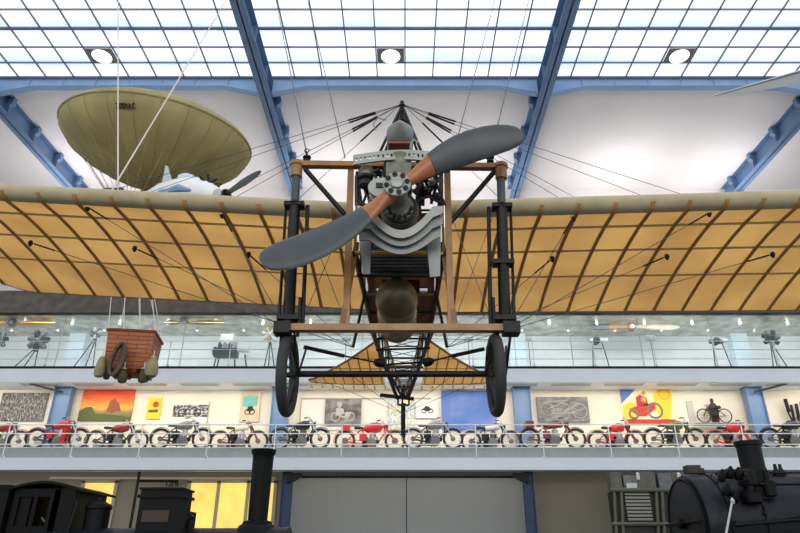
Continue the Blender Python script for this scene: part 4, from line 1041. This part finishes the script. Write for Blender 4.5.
# ================================================================== exhibits of the upper gallery
EY = 23.4; EZ = G2
PALE = mat('pale_metal', (196, 198, 194), .4, .3, var=.06); DKG = mat('dark_grey_metal', (42, 46, 48), .5, .4, var=.2, scale=14); MDG = mat('mid_grey_metal', (112, 116, 116), .5, .4, var=.15, scale=12)
GOLDW = mat('golden_propeller_wood', (212, 164, 78), .35, var=.12, scale=4); RDW = mat('red_brown_propeller_wood', (120, 62, 40), .5, var=.12); DWT = mat('dark_blade_tip', (70, 72, 70), .45)
def stand(t, base, top, legs, m=DKG, r=.022):
    for lx, ly in legs: MB().tube(top, Vector((base.x+lx, base.y+ly, EZ)), r).build('stand_leg', m, t)
def radial(px, py, label, r_px, m=DKG, m2=MDG, n=7, legs=((-.9, -.1), (-.35, -.15), (.0, .2)), slant=(0, -1, 0), name='radial_engine'):
    c = P(px, py, EY); s = r_px/27.5
    t = thing(name, label, 'aero engine', (c.x, EY, EZ))
    ax = Vector(slant).normalized(); a, b = basis(ax)
    MB().lathe(c, ax, [(.04*s/.4, -.18), (.3*s, -.14), (.34*s, .0), (.3*s, .1), (.12*s, .16), (.08*s, .26), (0, .28)], 18).build('crankcase', m2, t)
    for k in range(n):
        an = 2*PI*k/n+.3; v = a*math.cos(an)+b*math.sin(an); cy = MB().tube(c+v*s*.28, c+v*s*.9, .075*s/.4)
        for q in range(4): cy.lathe(c+v*s*(.4+.13*q), v, [(.05*s/.4, 0), (.12*s/.4, .005), (.12*s/.4, .03*s/.4), (.05*s/.4, .035*s/.4)], 10)
        cy.lathe(c+v*s*.88, v, [(.1*s/.4, 0), (.1*s/.4, .06*s/.4), (0, .08*s/.4)], 10)
        cy.build('cylinder', m if k % 2 else m2, t)
    stand(t, c, c+Vector((0, .1, -.1)), legs); return t
radial(38.5, 341, 'dark radial engine on a slanting tripod in the far left upper showcase', 11)
radial(-1, 340, 'radial engine cut off by the left edge in the upper showcase', 9, legs=((-.3, 0), (.3, 0), (0, .2)))
radial(96, 333, 'small radial engine on a thin slanted stand left of the wicker basket', 6, m=PALE, legs=((-.7, -.1), (.2, 0), (-.3, .2)))
radial(270, 335, 'small pale gold radial engine on a stand left of the undercarriage post', 8, m=mat('pale_gold_metal', (176, 160, 104), .4, .4), m2=PALE, legs=((-.15, 0), (.35, .1), (.1, -.1)))
radial(771, 338, 'wide dark engine with upright valves on a crossed stand in the far right showcase', 9, m=MDG, m2=DKG, legs=((-.3, -.1), (.5, 0), (.1, .2)))
# inline engine at left
c = P(227, 352, EY); t = thing('inline_engine', 'bulky dark in-line engine on four legs behind the upper railing at left', 'aero engine', (c.x, EY, EZ))
MB().box(c+Vector((0, 0, -.05)), (.82, .4, .3)).build('crankcase', DKG, t)
for k in range(4): MB().lathe(c+Vector((-.3+k*.2, 0, .08)), (0, 0, 1), [(.08, 0), (.085, .2), (.07, .24), (.07, .3), (0, .32)], 12).build('cylinder', MDG if k % 2 else DKG, t)
MB().lathe(c+Vector((-.42, 0, 0)), (-1, 0, 0), [(.2, 0), (.22, .05), (.1, .14), (0, .16)], 14).build('nose_case', DKG, t)
MB().box(c+Vector((.62, 0, .12)), (.45, .25, .22)).build('supercharger', PALE, t)
MB().box(c+Vector((-.05, 0, .52)), (.5, .1, .4)).build('information_board', PALE, t)
for x in (-.42, -.3, .35, .78): MB().tube(c+Vector((x*.9, 0, -.1)), (c.x+x*1.15, EY, EZ), .03).build('stand_leg', DKG, t)
# flat engines on two-legged stands
def flat_engine(px, py, label, m, w=.55):
    c = P(px, py, EY); t = thing('flat_engine', label, 'aero engine', (c.x, EY, EZ))
    MB().lathe(c-Vector((w/2, 0, 0)), (1, 0, 0), [(.05, 0), (.1, .03), (.1, w*.35), (.13, w*.4), (.13, w*.6), (.1, w*.65), (.1, w-.03), (.05, w)], 12).build('cylinders', m, t)
    MB().lathe(c, (0, -1, 0), [(.14, -.12), (.14, .1), (.05, .18), (0, .2)], 14).build('crankcase', DKG, t)
    MB().box(c+Vector((w*.6, 0, .05)), (.25, .12, .12)).build('carburettor', PALE, t)
    for x in (-.28, .45): MB().tube(c+Vector((x*.5, 0, -.08)), (c.x+x, EY, EZ), .022).build('stand_leg', DKG, t)
    MB().tube(c+Vector((-.14, 0, -.3)), c+Vector((.2, 0, -.3)), .015).build('stand_bar', MDG, t)
flat_engine(596, 341, 'pale flat-twin engine on a two-legged stand below the dark-tipped propeller', PALE)
flat_engine(716, 341.5, 'small black and white flat engine on a splayed two-legged stand in the right showcase', MDG)
# sign boards on poles
for px, py, w, h, lab in ((650, 338, 10, 7, 'tilted grey square board on a thin pole, right of the propeller hub'), (346, 339, 9, 6, 'grey board on a pole seen left of the fuel tank of the monoplane'), (468, 339, 9, 6, 'grey board on a pole seen right of the fuel tank of the monoplane'), (528, 338, 7, 5, 'grey board on a pole just right of the right undercarriage post')):
    c = P(px, py, 23.0); s = 1/27.5
    t = thing('sign_board', lab, 'sign', (c.x, 23.0, EZ))
    MB().prism([c+Vector((-w/2*s, 0, -h/2*s)), c+Vector((w/2*s, 0, -h/2*s)), c+Vector((w/2*s+.05, .06, h/2*s)), c+Vector((-w/2*s+.05, .06, h/2*s))], (0, .03, 0)).build('board', MDG, t)
    MB().tube(c, (c.x+.02, 23.03, EZ), .016).build('pole', MDG, t)
# hanging propellers
def wood_prop(px, py, l_px, r_px, label, ml, mr, mh, w=.13, dip=0, y=23.2):
    c = P(px, py, y); t = thing('wooden_propeller', label, 'propeller', c)
    for L, sg, m in ((l_px, -1, ml), (r_px, 1, mr)):
        Lm = L/27.5; rows = []
        for u, ww, th in ((.0, .5, .5), (.1, .5, .5), (.25, .62, .4), (.45, .95, .3), (.65, 1, .22), (.82, .85, .16), (.94, .5, .12), (1, .1, .05)):
            cc_ = c+Vector((sg*u*Lm, 0, dip*u)); rows.append([cc_+Vector((0, math.sin(a)*w*.35*th*2, math.cos(a)*w*ww)) for a in [2*PI*j/12 for j in range(12)]])
        cut = 4 if label.startswith('dark') and sg < 0 else 6
        b = MB().grid(rows[:cut], True).build('blade', m, t)
        MB().grid(rows[cut-1:], True).build('blade_tip', DWT if label.startswith('dark') and sg < 0 else m, b)
    h = MB().lathe(c, (0, -1, 0), [(.06, -.08), (.16, -.06), (.16, .06), (.06, .09), (0, .1)], 18).build('hub', mh, t)
    MB().lathe(c+Vector((0, -.1, 0)), (0, -1, 0), [(.08, 0), (.08, .02), (0, .03)], 12).build('boss', PALE, h)
    for x in (-.5, .5): MB().tube(c+Vector((x, 0, .05)), (c.x+x, y, G3), .006).build('hanging_wire', WIRE, t)
wood_prop(12.5, 323, 30, 45, 'long golden wooden propeller hung in the far left upper showcase', GOLDW, GOLDW, MDG, .12, 0, 22.7)
wood_prop(183.5, 322.5, 20, 43, 'pale gold wooden propeller hung right of the wicker basket', mat('silvered_wood', (160, 146, 112), .5, var=.25), mat('silvered_wood_2', (160, 136, 88), .5, var=.25), PALE, .1, 0, 22.7)
wood_prop(631.5, 327, 53, 52, 'dark-tipped brown and silver wooden propeller hung in the right upper showcase', mat('brown_blade', (140, 98, 54), .5, var=.2), mat('silver_blade', (160, 152, 138), .5, var=.12), RDW, .14, 0)
# white dome at right edge
c = P(799, 362, EY)
MB_ = MB().lathe((c.x+.45, EY, EZ), (0, 0, 1), [(.62, 0), (.6, .12), (.5, .3), (.3, .45), (0, .5)], 22).build('engine_cowling', mat('white_cowling', (232, 234, 232), .4))
tag(MB_, 'white rounded cowling on the upper gallery floor at the right edge', 'cowling')
# spot lights under the upper ceiling
SL = mat('spot_lamp_light', (255, 240, 210), .4, emit=3)
k = 0; xx = -15.6
while xx < 15.6:
    yy = 22.95 if k % 2 else 23.7
    t = thing('ceiling_spotlight', 'small white ceiling spotlight, one of the row above the upper showcases', 'lamp', (xx, yy, G3), group='spotlights above the upper showcases')
    MB().lathe((xx, yy, G3), (0, -.3, -1), [(.03, 0), (.05, .03), (.055, .12), (.045, .12)], 10).build('housing', PALE, t)
    MB().lathe(Vector((xx, yy, G3))+Vector((0, -.3, -1)).normalized()*.115, (0, -.3, -1), [(.0, 0), (.045, .0), (.04, .01), (0, .012)], 10).build('bulb', SL, t)
    xx += .92; k += 1

# ================================================================== locomotives in the hall
LB_ = mat('black_locomotive_paint', (7, 8, 9), .5, .0, var=.2, scale=6, spec=.2); LB2 = mat('black_boiler_cladding', (22, 26, 34), .42, .0, var=.2, scale=2.5, spec=.3); LGN = mat('dark_green_black', (8, 12, 13), .5, .0, var=.15, spec=.2)
def wheel_set(t, xs, y0, y1, r, m):
    for x in xs:
        for y in (y0, y1):
            w = MB().torus((x, y, r), (0, 1, 0), r-.06, .06, 28, 8).build('wheel', m, t)
            sp = MB()
            for k in range(10): an = 2*PI*k/10; sp.tube((x, y, r), (x+(r-.06)*math.cos(an), y, r+(r-.06)*math.sin(an)), .03, n=5)
            sp.build('spokes', m, w)
# left locomotive, side on, chimney to the right
D = 14.0
def q(px, py, d=D): return P(px, py, d)
lo = thing('steam_locomotive', 'old black steam locomotive with curved-roof cab along the lower left edge', 'locomotive', (-5.3, D+.6, 0))
chx = q(264, 450).x; zc_ = q(262, 450).z; zb_ = q(262, 523).z
MB().lathe((chx, D, zb_-.15), (0, 0, 1), [(.46, -.1), (.42, .0), (.36, .1), (.3, .13), (.3, .17), (.25, .19), (.2, .2), (.22, zc_-zb_-.25+.15), (.225, zc_-zb_-.12+.15), (.255, zc_-zb_-.08+.15), (.265, zc_-zb_+.15), (.18, zc_-zb_+.15), (.17, .4)], 30).build('chimney', LGN, lo)
zt_ = q(262, 528).z; rb = .62; by = D
MB().lathe((q(40, 530).x, by, zt_-rb), (1, 0, 0), [(0, 0), (rb, .0), (rb, (q(250, 530).x-q(40, 530).x)), (rb+.02, (q(250, 530).x-q(40, 530).x)), (rb+.02, (q(290, 530).x-q(40, 530).x)), (0, (q(290, 530).x-q(40, 530).x)+.06)], 30).build('boiler', LB2, lo)
# sandbox (boxy)
a = q(147, 491); b = q(187, 491)
sbx = MB().box2((a.x, D-.3, zt_-.3), (b.x, D+.4, a.z-.16)).build('sandbox', LGN, lo)
MB().box2((a.x-.04, D-.36, a.z-.16), (b.x+.04, D+.46, a.z-.1)).box2((a.x+.0, D-.3, a.z-.1), (b.x, D+.4, a.z)).box2((a.x-.03, D-.34, a.z), (b.x+.03, D+.44, a.z+.04)).build('lid', LB_, sbx)
MB().box2((a.x+.1, D-.315, zt_+.1), (b.x-.2, D-.3, a.z-.4)).build('brown_plate', mat('brown_panel', (66, 46, 34), .5), sbx, label='brown panel on the side')
a = q(181, 513); b = q(198, 513)
MB().box2((a.x, D-.5, zt_-.3), (b.x, D-.1, a.z)).path([q(183, 531, D-.6), q(186, 520, D-.6), q(192, 517, D-.6), (b.x, D-.55, a.z-.05)], .05, 8).build('valve_box', LB_, lo)
# dome with lid
c = q(98.5, 510); r = (q(111, 510).x-q(86, 510).x)/2
MB().lathe((c.x, D, zt_-.3), (0, 0, 1), [(r*.93, 0), (r*.93, c.z-zt_+.3), (r*1.03, c.z-zt_+.32), (r*1.03, c.z-zt_+.36), (r*.95, c.z-zt_+.4), (r*.45, c.z-zt_+.46), (r*.4, c.z-zt_+.5), (r*.4, c.z-zt_+.55), (0, c.z-zt_+.56)], 26).build('dome', LGN, lo)
# cab: roof arch, corner posts, walls with window openings
xl_ = q(24, 490).x; xr2 = q(83, 490).x; zr = q(55, 483).z; ze = q(83, 490).z; cy0 = D-.3; cy1 = D+1.2
cab = MB()
for (x0_, x1_) in ((xl_, xl_+.12), (xl_+.42, xl_+.5), (xl_+.75, xl_+.95), (xr2-.42, xr2)): cab.box2((x0_, cy0, .9), (x1_, cy0+.05, ze-.02))
cab.box2((xl_+.01, cy0+.005, .9), (xr2-.01, cy0+.045, q(50, 527).z)).box2((xl_+.01, cy0+.005, ze-.16), (xr2-.01, cy0+.045, ze))
cab.box2((xr2-.05, cy0+.051, .9), (xr2, cy1, ze)).box2((xl_+.5, cy1-.05, .9), (xr2, cy1, ze)).box2((xr2-1.15, cy0+.05, .9), (xr2-.9, cy1, ze))
cb_ = cab.build('cab', LB_, lo)
ro_ = [(xl_-.12+(xr2-xl_+.24)*i/12, ze+(zr-ze)*math.sin(PI*i/12)) for i in range(13)]
MB().prism([Vector((x, cy0-.12, z)) for x, z in ro_]+[Vector((x, cy0-.12, z-.05)) for x, z in reversed(ro_)], (0, 1.8, 0)).build('cab_roof', LB_, lo)
MB().path([(xr2+.06, cy0-.05, ze-.25), (xr2+.1, cy0-.05, ze-.3), (xr2-.02, cy0-.05, 1.7)], .022).build('handrail', BLACKM, cb_)
for i, (px, py) in enumerate(((25, 515), (30, 520), (37, 512))): MB().lathe(q(px, py, D+.3), (0, -1, 0), [(.05, 0), (.08, .02), (.08, .06), (0, .08)], 12).tube(q(px, py, D+.3), q(px+8, py+10, D+.3), .02).build('gauge', PALE if i else BRASS, cb_)
MB().box2((q(-40, 490).x, D-.4, .9), (q(21, 490).x, D+1.2, q(10, 487).z)).build('tender_tank', LGN, lo)
MB().box2((q(-40, 490).x, D-.44, q(10, 487).z-.06), (q(21.5, 490).x, D+1.24, q(10, 487).z)).build('tank_lip', LB_, lo)
MB().box2((q(-40, 530).x, D-.55, .7), (q(300, 530).x, D+.75, .92)).build('running_plate', LB_, lo)
wheel_set(lo, [-9.2, -7.3, -5.6, -3.9, -2.7], D-.6, D+.85, .46, LB_)
# right locomotive
ro2 = thing('steam_locomotive', 'large black steam locomotive with round smokebox at the lower right', 'locomotive', (9, D+.5, 0))
R2 = .98; xs0 = q(697, 500).x-.25; ztop = q(720, 474).z; zc2 = ztop-R2
bl = MB().lathe((xs0, D+.2, zc2), (1, 0, 0), [(0, -.02), (R2*.55, -.02), (R2*.86, .02), (R2*.88, .06), (R2*.98, .08), (R2*1.0, .12), (R2*1.0, .5), (R2*1.03, .5), (R2*1.03, .58), (R2*1.0, .6), (R2*1.0, 1.2), (R2*1.03, 1.2), (R2*1.03, 1.27), (R2*.98, 1.28), (R2*.98, 4.2)], 44).build('boiler', LB2, ro2)
MB().torus((xs0+.02, D+.2, zc2), (1, 0, 0), R2*.9, .025, 44, 6).build('smokebox_ring', LB_, bl)
MB().tube((xs0-.08, D-.6, zc2+.02), (xs0-.08, D+1.0, zc2+.02), .03).lathe((xs0-.04, D+.2, zc2), (-1, 0, 0), [(.1, 0), (.1, .1), (.04, .14)], 14).build('door_bar', LB_, bl)
for k in range(22):
    an = 2*PI*k/22; MB().lathe((xs0+.54, D+.2+math.cos(an)*R2*1.03, zc2+math.sin(an)*R2*1.03), (0, math.cos(an), math.sin(an)), [(.025, 0), (.025, .02), (0, .03)], 6).build('rivet', LB_, bl)
cx_ = q(756, 470, D+.1).x; zt2 = q(748, 441, D+.1).z
MB().lathe((cx_, D+.2, ztop-.15), (0, 0, 1), [(.42, 0), (.36, .1), (.27, .22), (.245, .3), (.25, zt2-ztop), (.25, zt2-ztop+.05), (.285, zt2-ztop+.06), (.285, zt2-ztop+.15), (.2, zt2-ztop+.15), (.19, .4)], 30).build('chimney', LGN, ro2)
MB().box2(q(687, 465, D+.2), q(697, 474, D+.45)).box2(q(697, 468, D+.25), q(701, 474, D+.45)).build('headlamp_box', mat('dark_brown_box', (50, 40, 34), .5), ro2)
pl = MB().lathe((q(729, 480).x, D-.75, q(729, 507).z), (0, 0, 1), [(.1, 0), (.2, .03), (.2, .2), (.1, .22), (.1, .34), (.17, .36), (.17, .62), (.08, .66)], 18).box((q(742, 480).x, D-.6, q(742, 488).z), (.3, .3, .55)).lathe((q(748, 480).x, D-.72, q(748, 500).z), (0, 0, 1), [(.08, 0), (.14, .02), (.14, .3), (.07, .33), (.07, .5)], 16).tube((q(722, 488).x, D-.75, q(722, 488).z), (q(756, 488).x, D-.75, q(756, 488).z), .05).build('feed_pump', LB_, ro2)
for i, (px, py) in enumerate(((722, 476), (730, 473), (738, 474), (745, 480), (727, 490), (735, 497))):
    MB().lathe(q(px, py, D-.9), (0, -.6, .8), [(.07, -.1), (.09, 0), (.06, .06), (.03, .14), (0, .15)], 12).build('valve', BLACKM, pl)
MB().path([q(716, 474, D-.3), q(728, 470, D-.3), q(742, 471.5, D-.3), q(758, 476, D-.3), q(763, 488, D-.6), q(765, 515, D-.8)], .035, 8).path([q(740, 468, D), q(775, 473, D), q(830, 472, D)], .02, 6).build('steam_pipe', BLACKM, ro2)
MB().path([q(760, 484, D-.8), q(790, 484, D-.8), q(830, 484, D-.8)], .03, 8).path([q(735, 525, D-1), q(830, 517, D-1)], .035, 8).path([q(765, 521, D-1), q(830, 512, D-1)], .03, 8).build('handrail', BLACKM, ro2)
MB().tube(q(732, 502, D-1.1), q(724, 545, D-1.1), .022).lathe(q(732.5, 501, D-1.1), (0, 0, 1), [(.03, -.05), (.045, 0), (.02, .05), (0, .07)], 10).build('reversing_rod', PALE, ro2)
for px in (757, 781, 776): MB().lathe(q(px, 471, D+.1), (0, 0, 1), [(.09, -.1), (.08, 0), (.04, .04), (.03, .14), (0, .15)], 12).build('safety_valve', BLACKM, ro2)
MB().box2((q(795, 500).x, D-1, q(795, 503).z), (q(815, 500).x, D-.8, q(795, 498).z)).build('step', BLACKM, ro2)
MB().box2((xs0-.3, D-.7, .95), (xs0+5, D+1.1, 1.12)).build('running_plate', LB_, ro2)
wheel_set(ro2, [xs0+.4, xs0+1.7, xs0+3.0], D-.75, D+1.15, .5, LB_)
# louvred machine
md = 21.6
OLV = mat('olive_grey_machine_paint', (96, 98, 84), .5, var=.2, scale=4); SLT = mat('pale_slat', (176, 178, 168), .45)
def q2(px, py, d=md): return P(px, py, d)
mc = thing('ventilation_machine', 'grey-green machine with louvred grilles on the wall side left of the right locomotive', 'machine', (q2(650, 520).x, md, 0))
MB().box2((q2(614, 500).x, md+.05, .0), (q2(690, 500).x, md+.6, q2(650, 491).z)).build('casing', mat('dark_machine_casing', (44, 44, 38), .5), mc)
for (x0_, x1_) in ((624, 653), (668, 684)):
    A_ = q2(x0_, 493); B_ = q2(x1_, 522)
    g = MB().box2((A_.x, md-.0, B_.z), (B_.x, md+.06, A_.z)).build('grille', mat('grille_back', (30, 30, 28), .6), mc)
    for k in range(8):
        z = A_.z+(B_.z-A_.z)*(k+.3)/8; MB().box((((A_.x+B_.x)/2), md-.03, z), (B_.x-A_.x, .05, .05), Matrix.Rotation(.5, 3, 'X')).build('slat', SLT, g)
for px in (614, 621, 656, 662, 686): MB().tube(q2(px, 489, md-.08), (q2(px+3, 545, md-.08)), .05).build('upright_pipe', OLV, mc)
MB().tube(q2(610, 490, md-.1), q2(690, 490, md-.1), .07).tube(q2(612, 524, md-.1), q2(690, 524, md-.1), .06).build('cross_pipe', OLV, mc)
for i, (px, w, h) in enumerate(((615, 10, 15), (629, 12, 9), (645, 16, 15), (664, 12, 13), (678, 12, 14))):
    c = q2(px, 481, md+.1); MB().box((c.x, md+.15, c.z), (w/27, .35, h/27)).build('duct', [OLV, PALE, OLV, MDG, OLV][i] if i != 1 else MDG, mc)
MB().box2(q2(626, 483, md-.1), q2(637, 488, md-.05)).build('label_plate', PALE, mc)
for px in (638, 679): MB().lathe(q2(px, 477, md-.05), (0, 0, 1), [(.04, -.1), (.06, -.08), (.06, .1), (.02, .14)], 12).build('glass_gauge', mat('white_gauge', (214, 212, 200), .3), mc)
# ------------------------------------------------------------------ light
def area(name, loc, size, power, rot=(0, 0, 0), col=(1, 1, 1), sy=None):
    L = bpy.data.lights.new(name, 'AREA'); L.energy = power; L.color = col; L.size = size
    if sy: L.shape = 'RECTANGLE'; L.size_y = sy
    o = bpy.data.objects.new(name, L); COL.objects.link(o); o.location = loc; o.rotation_euler = rot
    return o
R = math.radians
# lamp rows under the gallery ceilings, then an added front fill
area('gallery_lamps_lower', (0, 22.55, G2-.2), 34, 640, (R(38), 0, 0), (1, .93, .82), sy=.25)
area('gallery_lamps_upper', (0, 22.8, G3-.06), 34, 330, (R(25), 0, 0), (.93, 1, 1), sy=.3)
area('ground_lamps', (0, 22.6, G1-.2), 34, 50, (R(30), 0, 0), (1, .95, .85), sy=.2)
area('added_front_fill', (0, -6, 6.5), 26, 900, (R(97), 0, 0), (1, .96, .9), sy=2.5)  # unseen soft fill behind the camera, added to brighten wing undersides and fascias
# uplights on the third gallery washing the white vault
for x in (-13.2, -9, -3.0, 2.8, 8.6, 13):
    area('vault_uplight', (x, 21.4, GZ-2.7), 2.2, 75, (R(172), 0, 0), (1, .97, .95))
w = bpy.data.worlds.new('world'); SC.world = w; w.use_nodes = True
w.node_tree.nodes['Background'].inputs[0].default_value = (.94, .96, 1, 1)
w.node_tree.nodes['Background'].inputs[1].default_value = .85
SC.view_settings.view_transform = 'Standard'; SC.view_settings.look = 'None'
SC.view_settings.exposure = 0; SC.view_settings.gamma = 1
SC.cycles.use_denoising = True
SC.cycles.max_bounces = 8; SC.cycles.transparent_max_bounces = 16
